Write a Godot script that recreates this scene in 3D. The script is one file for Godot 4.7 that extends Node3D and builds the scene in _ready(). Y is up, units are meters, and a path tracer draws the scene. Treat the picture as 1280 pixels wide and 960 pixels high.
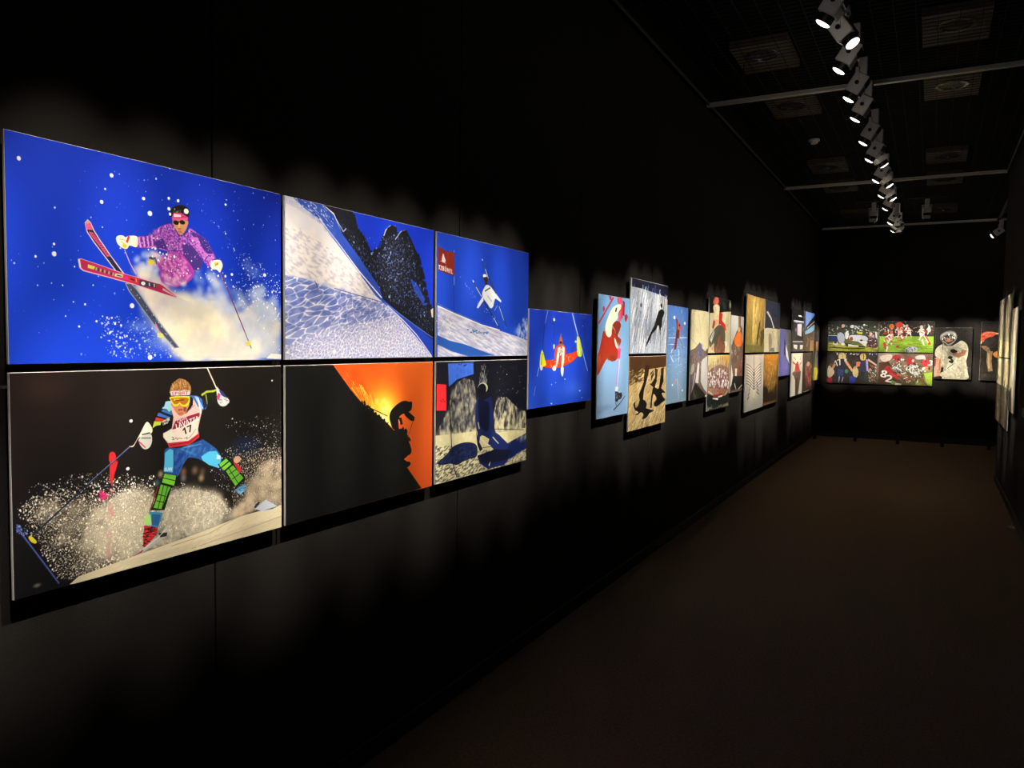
extends Node3D
# A dark exhibition corridor: sports photographs on black walls, each column lit by one head of a ceiling track.

const WALL_L := -1.847      # face of the left wall
const WALL_R := 0.735       # face of the right partition
const WALL_B := -15.235     # face of the far wall
const PART_END := -11.1     # the right partition stops here and the room opens to the right
const GRID_Y := 3.73        # hanging wire mesh
const SLAB_Y := 3.95        # slab above the mesh
const WARM := Color(1.0, 0.962, 0.905)

var rng := RandomNumberGenerator.new()
var M := {}
var meshes := {}
var names := {}

# ---------------------------------------------------------------- helpers
func numbered(called: String) -> String:
	var n: int = names.get(called, 0)
	names[called] = n + 1
	return called if n == 0 else "%s_%03d" % [called, n]

func tag(o: Node, label: String, category: String, group := "") -> void:
	o.set_meta("label", label)
	o.set_meta("category", category)
	if group != "":
		o.set_meta("group", group)

func thing(called: String, label: String, category: String, at: Vector3, group := "") -> Node3D:
	var o := Node3D.new()
	o.name = numbered(called)
	add_child(o, true)
	o.position = at
	tag(o, label, category, group)
	return o

func part(called: String, mesh: Mesh, m: Material, parent: Node, at := Vector3.ZERO, turn := Basis.IDENTITY) -> MeshInstance3D:
	var o := MeshInstance3D.new()
	o.name = called if parent != self else numbered(called)
	o.mesh = mesh
	o.material_override = m
	o.transform = Transform3D(turn, at)
	o.cast_shadow = GeometryInstance3D.SHADOW_CASTING_SETTING_ON
	parent.add_child(o, true)
	return o

func structure(called: String, mesh: Mesh, m: Material, at: Vector3) -> MeshInstance3D:
	var o := MeshInstance3D.new()
	o.name = called
	o.mesh = mesh
	o.material_override = m
	o.position = at
	add_child(o, true)
	o.set_meta("kind", "structure")
	return o

func tri(st: SurfaceTool, a: Vector3, b: Vector3, c: Vector3, inside: Vector3) -> void:
	var n := (b - a).cross(c - a).normalized()
	if n.dot((a + b + c) / 3.0 - inside) > 0.0:
		var t := b
		b = c
		c = t
	else:
		n = -n
	for p in [a, b, c]:
		st.set_normal(n)
		st.add_vertex(p)

func add_box(st: SurfaceTool, at: Vector3, size: Vector3, bevel := 0.0) -> void:
	var h := size / 2.0
	if bevel <= 0.0:
		for ax in 3:
			for s in [-1.0, 1.0]:
				var u := (ax + 1) % 3
				var w := (ax + 2) % 3
				var q: Array[Vector3] = []
				for k in [[-1, -1], [1, -1], [1, 1], [-1, 1]]:
					var p := Vector3.ZERO
					p[ax] = s * h[ax]
					p[u] = k[0] * h[u]
					p[w] = k[1] * h[w]
					q.append(at + p)
				tri(st, q[0], q[1], q[2], at)
				tri(st, q[0], q[2], q[3], at)
		return
	var i := h - Vector3(bevel, bevel, bevel)
	for ax in 3:
		var u := (ax + 1) % 3
		var w := (ax + 2) % 3
		for s in [-1.0, 1.0]:
			var q: Array[Vector3] = []
			for k in [[-1, -1], [1, -1], [1, 1], [-1, 1]]:
				var p := Vector3.ZERO
				p[ax] = s * h[ax]
				p[u] = k[0] * i[u]
				p[w] = k[1] * i[w]
				q.append(at + p)
			tri(st, q[0], q[1], q[2], at)
			tri(st, q[0], q[2], q[3], at)
			for s2 in [-1.0, 1.0]:      # the bevel between the faces of ax and u
				var e: Array[Vector3] = []
				for t in [-1.0, 1.0]:
					var p := Vector3.ZERO
					p[ax] = s * h[ax]
					p[u] = s2 * i[u]
					p[w] = t * i[w]
					e.append(at + p)
					p[ax] = s * i[ax]
					p[u] = s2 * h[u]
					e.append(at + p)
				tri(st, e[0], e[1], e[3], at)
				tri(st, e[0], e[3], e[2], at)
	for sx in [-1.0, 1.0]:
		for sy in [-1.0, 1.0]:
			for sz in [-1.0, 1.0]:
				tri(st, at + Vector3(sx * h.x, sy * i.y, sz * i.z), at + Vector3(sx * i.x, sy * h.y, sz * i.z), at + Vector3(sx * i.x, sy * i.y, sz * h.z), at)

func box(size: Vector3, bevel := 0.0) -> Mesh:
	var key := "%s/%s" % [size, bevel]
	if not meshes.has(key):
		var st := SurfaceTool.new()
		st.begin(Mesh.PRIMITIVE_TRIANGLES)
		add_box(st, Vector3.ZERO, size, bevel)
		meshes[key] = st.commit()
	return meshes[key]

func tube(r: float, length: float, sides := 24, r2 := -1.0) -> Mesh:
	var key := "tube %s %s %s %s" % [r, length, sides, r2]
	if not meshes.has(key):
		var c := CylinderMesh.new()
		c.top_radius = r
		c.bottom_radius = r if r2 < 0.0 else r2
		c.height = length
		c.radial_segments = sides
		c.rings = 1
		meshes[key] = c
	return meshes[key]

func ring(r_in: float, r_out: float, height: float) -> Mesh:      # a lathed collar about the y axis
	var key := "ring %s %s %s" % [r_in, r_out, height]
	if not meshes.has(key):
		var st := SurfaceTool.new()
		st.begin(Mesh.PRIMITIVE_TRIANGLES)
		var prof := [Vector2(r_in, -height / 2), Vector2(r_out - 0.002, -height / 2), Vector2(r_out, -height / 2 + 0.002), Vector2(r_out, height / 2), Vector2(r_in, height / 2)]
		var mid := Vector2((r_in + r_out) / 2, 0)
		for k in 24:
			var a0 := TAU * k / 24.0
			var a1 := TAU * (k + 1) / 24.0
			for j in 5:
				var p: Vector2 = prof[j]
				var q: Vector2 = prof[(j + 1) % 5]
				var c := Vector3(mid.x * cos((a0 + a1) / 2), mid.y, mid.x * sin((a0 + a1) / 2))
				var A := Vector3(p.x * cos(a0), p.y, p.x * sin(a0))
				var B := Vector3(p.x * cos(a1), p.y, p.x * sin(a1))
				var C := Vector3(q.x * cos(a1), q.y, q.x * sin(a1))
				var D := Vector3(q.x * cos(a0), q.y, q.x * sin(a0))
				tri(st, A, B, C, c)
				tri(st, A, C, D, c)
		meshes[key] = st.commit()
	return meshes[key]

func dome(r: float, height: float) -> Mesh:      # a flattened half sphere standing on y = 0
	var key := "dome %s %s" % [r, height]
	if not meshes.has(key):
		var s := SphereMesh.new()
		s.radius = r
		s.height = height
		s.is_hemisphere = true
		s.radial_segments = 24
		s.rings = 6
		meshes[key] = s
	return meshes[key]

func mat(c: Color, rough := 0.8, metal := 0.0, spec := 0.5) -> StandardMaterial3D:
	var m := StandardMaterial3D.new()
	m.albedo_color = c
	m.roughness = rough
	m.metallic = metal
	m.metallic_specular = spec
	return m

func noise_texture(freq: float, seed_: int, lo: Color, hi: Color, size := 512, octaves := 3) -> NoiseTexture2D:
	var n := FastNoiseLite.new()
	n.seed = seed_
	n.frequency = freq
	n.fractal_octaves = octaves
	var g := Gradient.new()
	g.set_color(0, lo)
	g.set_color(1, hi)
	var t := NoiseTexture2D.new()
	t.width = size
	t.height = size
	t.seamless = true
	t.noise = n
	t.color_ramp = g
	return t

func grain_normal(seed_: int, freq: float) -> NoiseTexture2D:
	var n := FastNoiseLite.new()
	n.seed = seed_
	n.frequency = freq
	var t := NoiseTexture2D.new()
	t.width = 512
	t.height = 512
	t.seamless = true
	t.noise = n
	t.as_normal_map = true
	t.bump_strength = 2.0
	return t

func make_materials() -> void:
	var wall := mat(Color.WHITE, 0.92, 0.0, 0.25)                    # charcoal cloth-grained wall board
	wall.albedo_texture = noise_texture(0.21, 5, Color(0.100, 0.090, 0.083), Color(0.165, 0.149, 0.137))
	wall.uv1_triplanar = true
	wall.uv1_world_triplanar = true
	wall.uv1_scale = Vector3(2.2, 2.2, 2.2)
	wall.normal_enabled = true
	wall.normal_texture = grain_normal(6, 0.3)
	wall.normal_scale = 0.5
	M.wall = wall
	var carpet := mat(Color.WHITE, 0.95, 0.0, 0.2)
	carpet.albedo_texture = noise_texture(0.12, 11, Color(0.40, 0.335, 0.275), Color(0.50, 0.425, 0.35), 512, 4)
	carpet.uv1_triplanar = true
	carpet.uv1_world_triplanar = true
	carpet.uv1_scale = Vector3(0.9, 0.9, 0.9)
	carpet.normal_enabled = true
	carpet.normal_texture = grain_normal(12, 0.35)
	carpet.normal_scale = 0.9
	M.carpet = carpet
	M.slab = mat(Color(0.07, 0.07, 0.07), 0.95, 0.0, 0.2)
	M.black = mat(Color(0.05, 0.05, 0.055), 0.6)
	M.groove = mat(Color(0.03, 0.03, 0.03), 0.95, 0.0, 0.1)
	M.wire = mat(Color(0.045, 0.045, 0.045), 0.7)
	M.rail = mat(Color(0.90, 0.87, 0.83), 0.4, 0.1)
	M.dark_rail = mat(Color(0.2, 0.19, 0.18), 0.3, 0.9)
	M.side = mat(Color(0.42, 0.41, 0.40), 0.35, 0.5)
	M.lamp_body = mat(Color(0.93, 0.91, 0.88), 0.5)
	M.lamp_dark = mat(Color(0.05, 0.045, 0.04), 0.45)
	M.chrome = mat(Color(0.85, 0.84, 0.82), 0.2, 1.0)
	var lens := mat(Color(0.95, 0.93, 0.88), 0.3)
	lens.emission_enabled = true
	lens.emission = WARM
	lens.emission_energy_multiplier = 4.0
	M.lens = lens
	M.plate = mat(Color(0.42, 0.37, 0.30), 0.55)
	M.glass = mat(Color(0.55, 0.55, 0.56), 0.15, 0.6)
	M.board = mat(Color(0.93, 0.92, 0.90), 0.6)
	M.batten = mat(Color(0.08, 0.08, 0.08), 0.8)
	M.caption = mat(Color(0.45, 0.46, 0.48), 0.7)

# ---------------------------------------------------------------- room
func build_room() -> void:
	structure("floor", box(Vector3(6.2, 0.2, 20.0)), M.carpet, Vector3(0.95, -0.1, -6.4))
	structure("ceiling", box(Vector3(6.2, 0.2, 20.0)), M.slab, Vector3(0.95, SLAB_Y + 0.1, -6.4))
	# left wall: boards 1.335 m wide with an open joint between them
	var wl := Node3D.new()
	wl.name = "wall_left"
	add_child(wl)
	wl.set_meta("kind", "structure")
	part("backing", box(Vector3(0.12, SLAB_Y, 19.6)), M.groove, wl, Vector3(WALL_L - 0.078, SLAB_Y / 2, -6.3))
	var z0 := 2.427
	while z0 > WALL_B:
		var z1 := maxf(z0 - 1.336, WALL_B + 0.0)
		part("wall_board", box(Vector3(0.018, SLAB_Y, z0 - z1 - 0.005), 0.0015), M.wall, wl, Vector3(WALL_L - 0.009, SLAB_Y / 2, (z0 + z1) / 2))
		z0 -= 1.336
	structure("baseboard_left", box(Vector3(0.014, 0.08, 17.6), 0.003), M.black, Vector3(WALL_L + 0.0075, 0.04, -6.42))
	var wb := Node3D.new()
	wb.name = "wall_back"
	add_child(wb)
	wb.set_meta("kind", "structure")
	part("backing", box(Vector3(5.9, SLAB_Y, 0.12)), M.groove, wb, Vector3(0.98, SLAB_Y / 2, WALL_B - 0.08))
	for k in 4:
		part("wall_board", box(Vector3(1.331, SLAB_Y, 0.018), 0.0015), M.wall, wb, Vector3(WALL_L + 0.668 + k * 1.336, SLAB_Y / 2, WALL_B - 0.009))
	structure("baseboard_back", box(Vector3(5.0, 0.08, 0.014), 0.003), M.black, Vector3(0.68, 0.04, WALL_B + 0.0075))
	var wr := Node3D.new()
	wr.name = "wall_right"
	add_child(wr)
	wr.set_meta("kind", "structure")
	part("core", box(Vector3(0.10, SLAB_Y, 13.5)), M.groove, wr, Vector3(WALL_R + 0.068, SLAB_Y / 2, -4.345))
	var z2 := 2.4
	while z2 > PART_END + 0.01:
		var z3 := maxf(z2 - 1.35, PART_END)
		part("wall_board", box(Vector3(0.018, SLAB_Y, z2 - z3 - 0.005), 0.0015), M.wall, wr, Vector3(WALL_R + 0.009, SLAB_Y / 2, (z2 + z3) / 2))
		z2 -= 1.35
	structure("baseboard_right", box(Vector3(0.014, 0.08, 13.4), 0.003), M.black, Vector3(WALL_R - 0.0075, 0.04, -4.38))
	structure("wall_front", box(Vector3(6.0, SLAB_Y, 0.12)), M.wall, Vector3(0.95, SLAB_Y / 2, 2.5))
	structure("wall_alcove", box(Vector3(0.12, SLAB_Y, 17.6)), M.wall, Vector3(3.45, SLAB_Y / 2, -6.4))
	# low kick rail standing on the floor in front of the far wall
	var kr := thing("kick_rail", "thin low metal rail on black feet along the foot of the far wall", "rail", Vector3(-0.45, 0, -14.4))
	part("rail", box(Vector3(2.75, 0.022, 0.022), 0.004), M.dark_rail, kr, Vector3(0, 0.075, 0))
	for k in 5:
		part("foot", box(Vector3(0.05, 0.066, 0.06), 0.006), M.black, kr, Vector3(-1.3 + k * 0.65, 0.033, 0))

# ---------------------------------------------------------------- hanging mesh, track, lamps
func mesh_bay(za: float, zb: float, x1: float, label: String) -> void:
	var x0 := WALL_L + 0.045
	var t := thing("ceiling_mesh_panel", label, "ceiling panel", Vector3((x0 + x1) / 2, GRID_Y, (za + zb) / 2), "black wire mesh panels under the slab")
	var w := x1 - x0
	var d := za - zb
	part("side_bar", box(Vector3(0.012, 0.025, d), 0.002), M.side, t, Vector3(-w / 2, 0, 0))
	part("side_bar", box(Vector3(0.012, 0.025, d), 0.002), M.side, t, Vector3(w / 2, 0, 0))
	var st := SurfaceTool.new()
	st.begin(Mesh.PRIMITIVE_TRIANGLES)
	var n := int(d / 0.065)
	for k in range(1, n):
		add_box(st, Vector3(0, 0.006, d / 2 - k * d / n), Vector3(w, 0.004, 0.004))
	var m := int(w / 0.12)
	for k in range(1, m):
		add_box(st, Vector3(-w / 2 + k * w / m, 0.010, 0), Vector3(0.004, 0.004, d))
	var o := part("wire_mesh", st.commit(), M.wire, t)
	o.set_meta("kind", "stuff")
	for sx in [-0.35, 0.35]:
		for sz in [-0.4, 0.4]:
			part("hanger", tube(0.004, SLAB_Y - GRID_Y, 8), M.wire, t, Vector3(sx * w, (SLAB_Y - GRID_Y) / 2, sz * d))

func cross_bar(z: float, x0: float, x1: float, label: String) -> void:
	var t := thing("ceiling_bar", label, "bar", Vector3((x0 + x1) / 2, GRID_Y - 0.005, z), "pale metal bars between the mesh panels")
	part("flange", box(Vector3(x1 - x0, 0.008, 0.045), 0.002), M.rail, t, Vector3(0, -0.012, 0))
	part("web", box(Vector3(x1 - x0, 0.03, 0.012), 0.002), M.rail, t, Vector3(0, 0.006, 0))
	for s in [-1.0, 1.0]:
		part("end_clip", box(Vector3(0.03, 0.03, 0.05), 0.003), M.rail, t, Vector3(s * ((x1 - x0) / 2 + 0.008), -0.002, 0))

func downlight(x: float, z: float, label: String) -> void:
	var t := thing("recessed_downlight", label, "downlight", Vector3(x, SLAB_Y, z), "unlit square downlights above the mesh")
	part("housing", box(Vector3(0.43, 0.06, 0.64), 0.004), M.plate, t, Vector3(0, -0.03, 0))
	part("trim_ring", ring(0.105, 0.13, 0.014), M.chrome, t, Vector3(0, -0.066, 0.09))
	part("glass_lens", tube(0.105, 0.006), M.glass, t, Vector3(0, -0.062, 0.09))
	for k in 2:
		part("lens_bar", box(Vector3(0.2, 0.004, 0.008), 0.001), M.chrome, t, Vector3(0, -0.069, 0.06 + k * 0.06))

func spotlight(x: float, z: float, target: Vector3, beams: Array, label: String) -> void:
	# hangs from the track: adapter, upright driver box, hooked yoke, and the lamp box that tilts towards what it lights
	var top := 3.672
	var t := thing("track_spotlight", label, "spotlight", Vector3(x, top, z), "grey spotlights hanging under the mesh")
	var pivot := Vector3(x, 3.47, z)
	var aim := (target - pivot).normalized()
	var yaw := atan2(-aim.x, -aim.z)
	var by := Basis(Vector3.UP, yaw)
	part("adapter", box(Vector3(0.03, 0.022, 0.10), 0.003), M.lamp_dark, t, Vector3(0, -0.011, 0))
	part("driver_box", box(Vector3(0.055, 0.13, 0.06), 0.005), M.lamp_body, t, by * Vector3(0, 0, 0.03) + Vector3(0, -0.085, 0), by)
	var tilt := Basis.looking_at(aim, Vector3.UP)
	var p := pivot - t.position
	var body := part("lamp_box", box(Vector3(0.105, 0.105, 0.14), 0.006), M.lamp_body, t, p, tilt)
	part("seam_plate", box(Vector3(0.098, 0.003, 0.05), 0.001), M.lamp_dark, body, Vector3(0, -0.0525, 0.03))
	for s in [-0.025, 0.025]:
		part("screw", tube(0.005, 0.004, 10), M.chrome, body, Vector3(s, -0.0545, -0.012))
	part("snoot", tube(0.046, 0.045), M.lamp_dark, t, p + aim * 0.09, tilt * Basis(Vector3.RIGHT, PI / 2))
	part("lens", dome(0.041, 0.012), M.lens, t, p + aim * 0.1125, tilt * Basis(Vector3.RIGHT, -PI / 2))
	for s in [-1.0, 1.0]:
		part("yoke_arm", box(Vector3(0.006, 0.12, 0.022), 0.001), M.lamp_body, t, by * Vector3(s * 0.058, 0, 0.0) + Vector3(0, -0.155, 0), by)
		part("yoke_knob", tube(0.014, 0.012, 16), M.lamp_dark, t, p + by * Vector3(s * 0.066, 0, 0), by * Basis(Vector3.BACK, PI / 2))
	part("yoke_bridge", box(Vector3(0.122, 0.006, 0.022), 0.001), M.lamp_body, t, by * Vector3(0, 0, 0) + Vector3(0, -0.098, 0), by)
	# the spread optic throws a block of overlapping soft beams, so that a column of prints is lit from edge to edge
	for b in beams:      # [place it lights, energy, half angle]
		var l := SpotLight3D.new()
		l.name = "light"
		l.light_energy = b[1]
		l.light_color = WARM
		l.light_size = 0.02
		l.spot_angle = b[2]
		l.spot_angle_attenuation = 1.0
		l.spot_range = 12.0
		l.spot_attenuation = 2.0
		l.shadow_enabled = true
		t.add_child(l, true)
		var from := p + aim * 0.128
		l.transform = Transform3D(Basis.looking_at(b[0] - t.position - from, Vector3.UP), from)
	# stray light that the domed lens sends sideways, on to the neighbouring heads and the bars
	var o := OmniLight3D.new()
	o.name = "stray_light"
	o.light_energy = 0.011
	o.light_color = WARM
	o.light_size = 0.03
	o.omni_range = 12.0
	o.omni_attenuation = 2.0
	o.shadow_enabled = true
	t.add_child(o, true)
	o.position = p + aim * 0.15

# ---------------------------------------------------------------- prints
func photo_sheet(w: float, h: float, picture: Texture2D) -> Mesh:      # a 1 mm sheet, picture on its face, paper white on its edges
	var st := SurfaceTool.new()
	st.begin(Mesh.PRIMITIVE_TRIANGLES)
	var c := [Vector3(-w / 2, -h / 2, 0.001), Vector3(w / 2, -h / 2, 0.001), Vector3(w / 2, h / 2, 0.001), Vector3(-w / 2, h / 2, 0.001)]
	var uv := [Vector2(0, 1), Vector2(1, 1), Vector2(1, 0), Vector2(0, 0)]
	for k in [0, 2, 1, 0, 3, 2]:
		st.set_normal(Vector3(0, 0, 1))
		st.set_uv(uv[k])
		st.add_vertex(c[k])
	for k in 4:
		var a: Vector3 = c[k]
		var b: Vector3 = c[(k + 1) % 4]
		var n := Vector3(b.y - a.y, a.x - b.x, 0).normalized()
		var q := [a, b, b - Vector3(0, 0, 0.001), a - Vector3(0, 0, 0.001)]
		var quv := [uv[k], uv[(k + 1) % 4], uv[(k + 1) % 4], uv[k]]
		for j in [0, 1, 2, 0, 2, 3]:
			st.set_normal(n)
			st.set_uv(quv[j])
			st.add_vertex(q[j])
	return st.commit()

func photo_print(side: String, a0: float, a1: float, y0: float, y1: float, label: String, picture: Image) -> void:
	# side left: a is the distance down the corridor; far: a is x; right: a is the distance down the corridor
	var w := absf(a1 - a0)
	var h := y1 - y0
	var mid := (a0 + a1) / 2
	var yc := (y0 + y1) / 2
	var at := Vector3(WALL_L, yc, -mid)
	var turn := Basis(Vector3.UP, PI / 2)
	var stand := 0.033
	if side == "far":
		at = Vector3(mid, yc, WALL_B)
		turn = Basis.IDENTITY
	elif side == "right":
		at = Vector3(WALL_R, yc, -mid)
		turn = Basis(Vector3.UP, -PI / 2)
	var t := thing("photo_print", label, "photograph", at, "sports photographs hung on the walls")
	t.basis = turn
	var m := mat(Color.WHITE, 0.55, 0.0, 0.3)
	picture.generate_mipmaps()
	m.albedo_texture = ImageTexture.create_from_image(picture)
	part("panel", box(Vector3(w, h, 0.008), 0.0006), M.board, t, Vector3(0, 0, stand - 0.005))
	part("photograph", photo_sheet(w - 0.0016, h - 0.0016, m.albedo_texture), m, t, Vector3(0, 0, stand - 0.001))
	for s in [-1.0, 1.0]:
		part("hanging_batten", box(Vector3(w - 0.24, 0.03, stand - 0.009), 0.002), M.batten, t, Vector3(0, s * (h / 2 - 0.1), (stand - 0.009) / 2))

# ---------------------------------------------------------------- the pictures printed on the sheets
# A small painter: flat shapes, strokes, soft clouds and specks on an Image. Places run 0..1000 across and down the sheet.
class Painter:
	var im: Image
	var w: int
	var h: int
	var r := RandomNumberGenerator.new()
	var row: Image
	var row_color := Color(0, 0, 0, 0)
	static var stamps := {}

	func _init(w_: int, h_: int, base: String) -> void:
		w = w_
		h = h_
		im = Image.create_empty(w, h, false, Image.FORMAT_RGBA8)
		im.fill(Color(base))
		row = Image.create_empty(w, 1, false, Image.FORMAT_RGBA8)

	func corners(a: String, b: String, c: String, d: String) -> void:      # colours of the four corners: top left, top right, bottom left, bottom right
		var s := Image.create_empty(2, 2, false, Image.FORMAT_RGBA8)
		s.set_pixel(0, 0, Color(a))
		s.set_pixel(1, 0, Color(b))
		s.set_pixel(0, 1, Color(c))
		s.set_pixel(1, 1, Color(d))
		s.resize(w * 2, h * 2, Image.INTERPOLATE_BILINEAR)
		im.blit_rect(s, Rect2i(w / 2, h / 2, w, h), Vector2i.ZERO)

	func span(x0: int, x1: int, y: int, c: Color) -> void:
		if y < 0 or y >= h:
			return
		x0 = maxi(x0, 0)
		x1 = mini(x1, w)
		if x1 <= x0:
			return
		if c.a > 0.995:
			im.fill_rect(Rect2i(x0, y, x1 - x0, 1), c)
		else:
			if c != row_color:
				row.fill(c)
				row_color = c
			im.blend_rect(row, Rect2i(0, 0, x1 - x0, 1), Vector2i(x0, y))

	func fill_points(p: PackedVector2Array, c: Color) -> void:      # pixels; even-odd scan lines
		var lo := 1e9
		var hi := -1e9
		for q in p:
			lo = minf(lo, q.y)
			hi = maxf(hi, q.y)
		var n := p.size()
		for y in range(maxi(int(floor(lo)), 0), mini(int(ceil(hi)) + 1, h)):
			var yc := y + 0.5
			var xs: Array[float] = []
			for i in n:
				var a := p[i]
				var b := p[(i + 1) % n]
				if (a.y <= yc) != (b.y <= yc):
					xs.append(a.x + (yc - a.y) / (b.y - a.y) * (b.x - a.x))
			xs.sort()
			for k in range(0, xs.size() - 1, 2):
				span(int(round(xs[k])), int(round(xs[k + 1])), y, c)

	func pix(a: Array) -> PackedVector2Array:
		var p := PackedVector2Array()
		for i in range(0, a.size(), 2):
			p.append(Vector2(a[i] * w / 1000.0, a[i + 1] * h / 1000.0))
		return p

	func poly(c: String, a: Array) -> void:
		fill_points(pix(a), Color(c))

	func blob(c: String, a: Array) -> void:      # a closed smooth outline through the places
		var p := pix(a)
		var n := p.size()
		var o := PackedVector2Array()
		for i in n:
			for k in 5:
				o.append(p[i].cubic_interpolate(p[(i + 1) % n], p[(i + n - 1) % n], p[(i + 2) % n], k / 5.0))
		fill_points(o, Color(c))

	func line(c: String, w0: float, w1: float, a: Array) -> void:      # a tapering stroke; widths in thousandths of the height
		var p := pix(a)
		var n := p.size()
		var col := Color(c)
		for i in n - 1:
			var d := (p[i + 1] - p[i])
			if d.length() < 0.01:
				continue
			var s := d.normalized().orthogonal()
			var a0 := maxf(lerpf(w0, w1, float(i) / (n - 1)) * h / 2000.0, 0.5)
			var a1 := maxf(lerpf(w0, w1, float(i + 1) / (n - 1)) * h / 2000.0, 0.5)
			fill_points(PackedVector2Array([p[i] + s * a0, p[i + 1] + s * a1, p[i + 1] - s * a1, p[i] - s * a0]), col)
			if i > 0 and a0 > 1.2:
				disc(p[i], a0, a0, col)

	func disc(at: Vector2, rx: float, ry: float, c: Color, turn := 0.0) -> void:
		if rx < 1.3 and ry < 1.3:
			for y in range(int(at.y - ry), int(at.y + ry) + 1):
				span(int(at.x - rx + 0.5), maxi(int(at.x + rx + 0.5), int(at.x - rx + 0.5) + 1), y, c)
			return
		var p := PackedVector2Array()
		var n := 20 if maxf(rx, ry) > 8.0 else 10
		for k in n:
			p.append(at + Vector2(cos(TAU * k / n) * rx, sin(TAU * k / n) * ry).rotated(turn))
		fill_points(p, c)

	func oval(c: String, x: float, y: float, rx: float, ry: float, turn := 0.0) -> void:      # rx in thousandths of the width, ry of the height
		disc(Vector2(x * w / 1000.0, y * h / 1000.0), rx * w / 1000.0, ry * h / 1000.0, Color(c), deg_to_rad(turn))

	func stamp(c: Color, rx: int, ry: int) -> Image:
		var key := "%s %d %d" % [c.to_html(), rx, ry]
		if not stamps.has(key):
			if not stamps.has("disc"):
				var d := Image.create_empty(64, 64, false, Image.FORMAT_RGBA8)
				for y in 64:
					for x in 64:
						var q := Vector2(x - 31.5, y - 31.5).length() / 31.5
						var f := clampf(1.0 - q, 0.0, 1.0)
						d.set_pixel(x, y, Color(1, 1, 1, f * f * (3.0 - 2.0 * f)))
				stamps["disc"] = d
			var s: Image = stamps["disc"].duplicate()
			for y in 64:
				for x in 64:
					var q := s.get_pixel(x, y).a
					s.set_pixel(x, y, Color(c.r, c.g, c.b, q * c.a))
			s.resize(rx * 2, ry * 2, Image.INTERPOLATE_BILINEAR)
			stamps[key] = s
		return stamps[key]

	func soft(c: String, alpha: float, x: float, y: float, rx: float, ry: float) -> void:
		var px := maxi(int(rx * w / 1000.0), 1)
		var py := maxi(int(ry * h / 1000.0), 1)
		var s := stamp(Color(Color(c), alpha), px, py)
		im.blend_rect(s, Rect2i(0, 0, px * 2, py * 2), Vector2i(int(x * w / 1000.0) - px, int(y * h / 1000.0) - py))

	func within(a: Array) -> Vector2:      # a random place (0..1000) inside the outline
		var lo := Vector2(1e9, 1e9)
		var hi := Vector2(-1e9, -1e9)
		var p := PackedVector2Array()
		for i in range(0, a.size(), 2):
			var q := Vector2(a[i], a[i + 1])
			p.append(q)
			lo = lo.min(q)
			hi = hi.max(q)
		for k in 40:
			var q := Vector2(r.randf_range(lo.x, hi.x), r.randf_range(lo.y, hi.y))
			if Geometry2D.is_point_in_polygon(q, p):
				return q
		return p[0]

	func puffs(cs: Array, alpha: float, n: int, seed_: int, r0: float, r1: float, a: Array) -> void:      # cloud of soft stamps inside an outline
		r.seed = seed_
		for k in n:
			var q := within(a)
			var s := snappedf(r.randf_range(r0, r1), (r1 - r0) / 3.0 + 0.01)
			soft(cs[r.randi() % cs.size()], alpha, q.x, q.y, maxf(s, r0) * h / w, maxf(s, r0))

	func specks(cs: Array, n: int, seed_: int, r0: float, r1: float, a: Array) -> void:      # small discs inside an outline; radii in thousandths of the height
		r.seed = seed_
		for k in n:
			var q := within(a)
			var s := lerpf(r0, r1, pow(r.randf(), 2.5)) * h / 1000.0
			disc(Vector2(q.x * w / 1000.0, q.y * h / 1000.0), s, s * r.randf_range(0.8, 1.4), Color(cs[r.randi() % cs.size()]))

	func haze(cs: Array, n: int, seed_: int, r0: float, r1: float, x: float, y: float, rx: float, ry: float) -> void:      # specks that thin out from a centre
		r.seed = seed_
		for k in n:
			var q := Vector2(r.randfn(), r.randfn())
			var s := lerpf(r0, r1, pow(r.randf(), 2.5)) * h / 1000.0
			disc(Vector2((x + q.x * rx) * w / 1000.0, (y + q.y * ry) * h / 1000.0), s, s, Color(cs[r.randi() % cs.size()]))

	func strokes(cs: Array, n: int, seed_: int, length: float, width: float, angle: float, spread: float, a: Array) -> void:      # short strokes inside an outline
		r.seed = seed_
		for k in n:
			var q := within(a)
			var t := deg_to_rad(angle + r.randfn() * spread)
			var d := Vector2(cos(t) * h / w, sin(t)) * length * r.randf_range(0.5, 1.2)
			line(cs[r.randi() % cs.size()], width, width * 0.4, [q.x - d.x / 2, q.y - d.y / 2, q.x + d.x / 2, q.y + d.y / 2])

	func words(text: String, c: String, x0: float, y0: float, x1: float, y1: float, tall: float, bold := true) -> void:      # lettering whose foot runs from the first place to the second
		var f := SystemFont.new()
		f.font_names = PackedStringArray(["Droid Sans"])
		f.font_weight = 700 if bold else 400
		var tm := TextMesh.new()
		tm.text = text
		tm.font = f
		tm.font_size = 64
		tm.pixel_size = 1.0
		tm.depth = 0.0
		tm.curve_step = 2.0
		var arr := tm.get_mesh_arrays()
		if arr.is_empty():
			return
		var vs: PackedVector3Array = arr[Mesh.ARRAY_VERTEX]
		var ids: PackedInt32Array = arr[Mesh.ARRAY_INDEX]
		var lo := Vector2(1e9, 1e9)
		var hi := Vector2(-1e9, -1e9)
		for q in vs:
			lo = lo.min(Vector2(q.x, q.y))
			hi = hi.max(Vector2(q.x, q.y))
		var a := Vector2(x0 * w / 1000.0, y0 * h / 1000.0)
		var b := Vector2(x1 * w / 1000.0, y1 * h / 1000.0)
		var up := -(b - a).normalized().orthogonal() * tall * h / 1000.0
		if up.y > 0.0:
			up = -up
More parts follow.
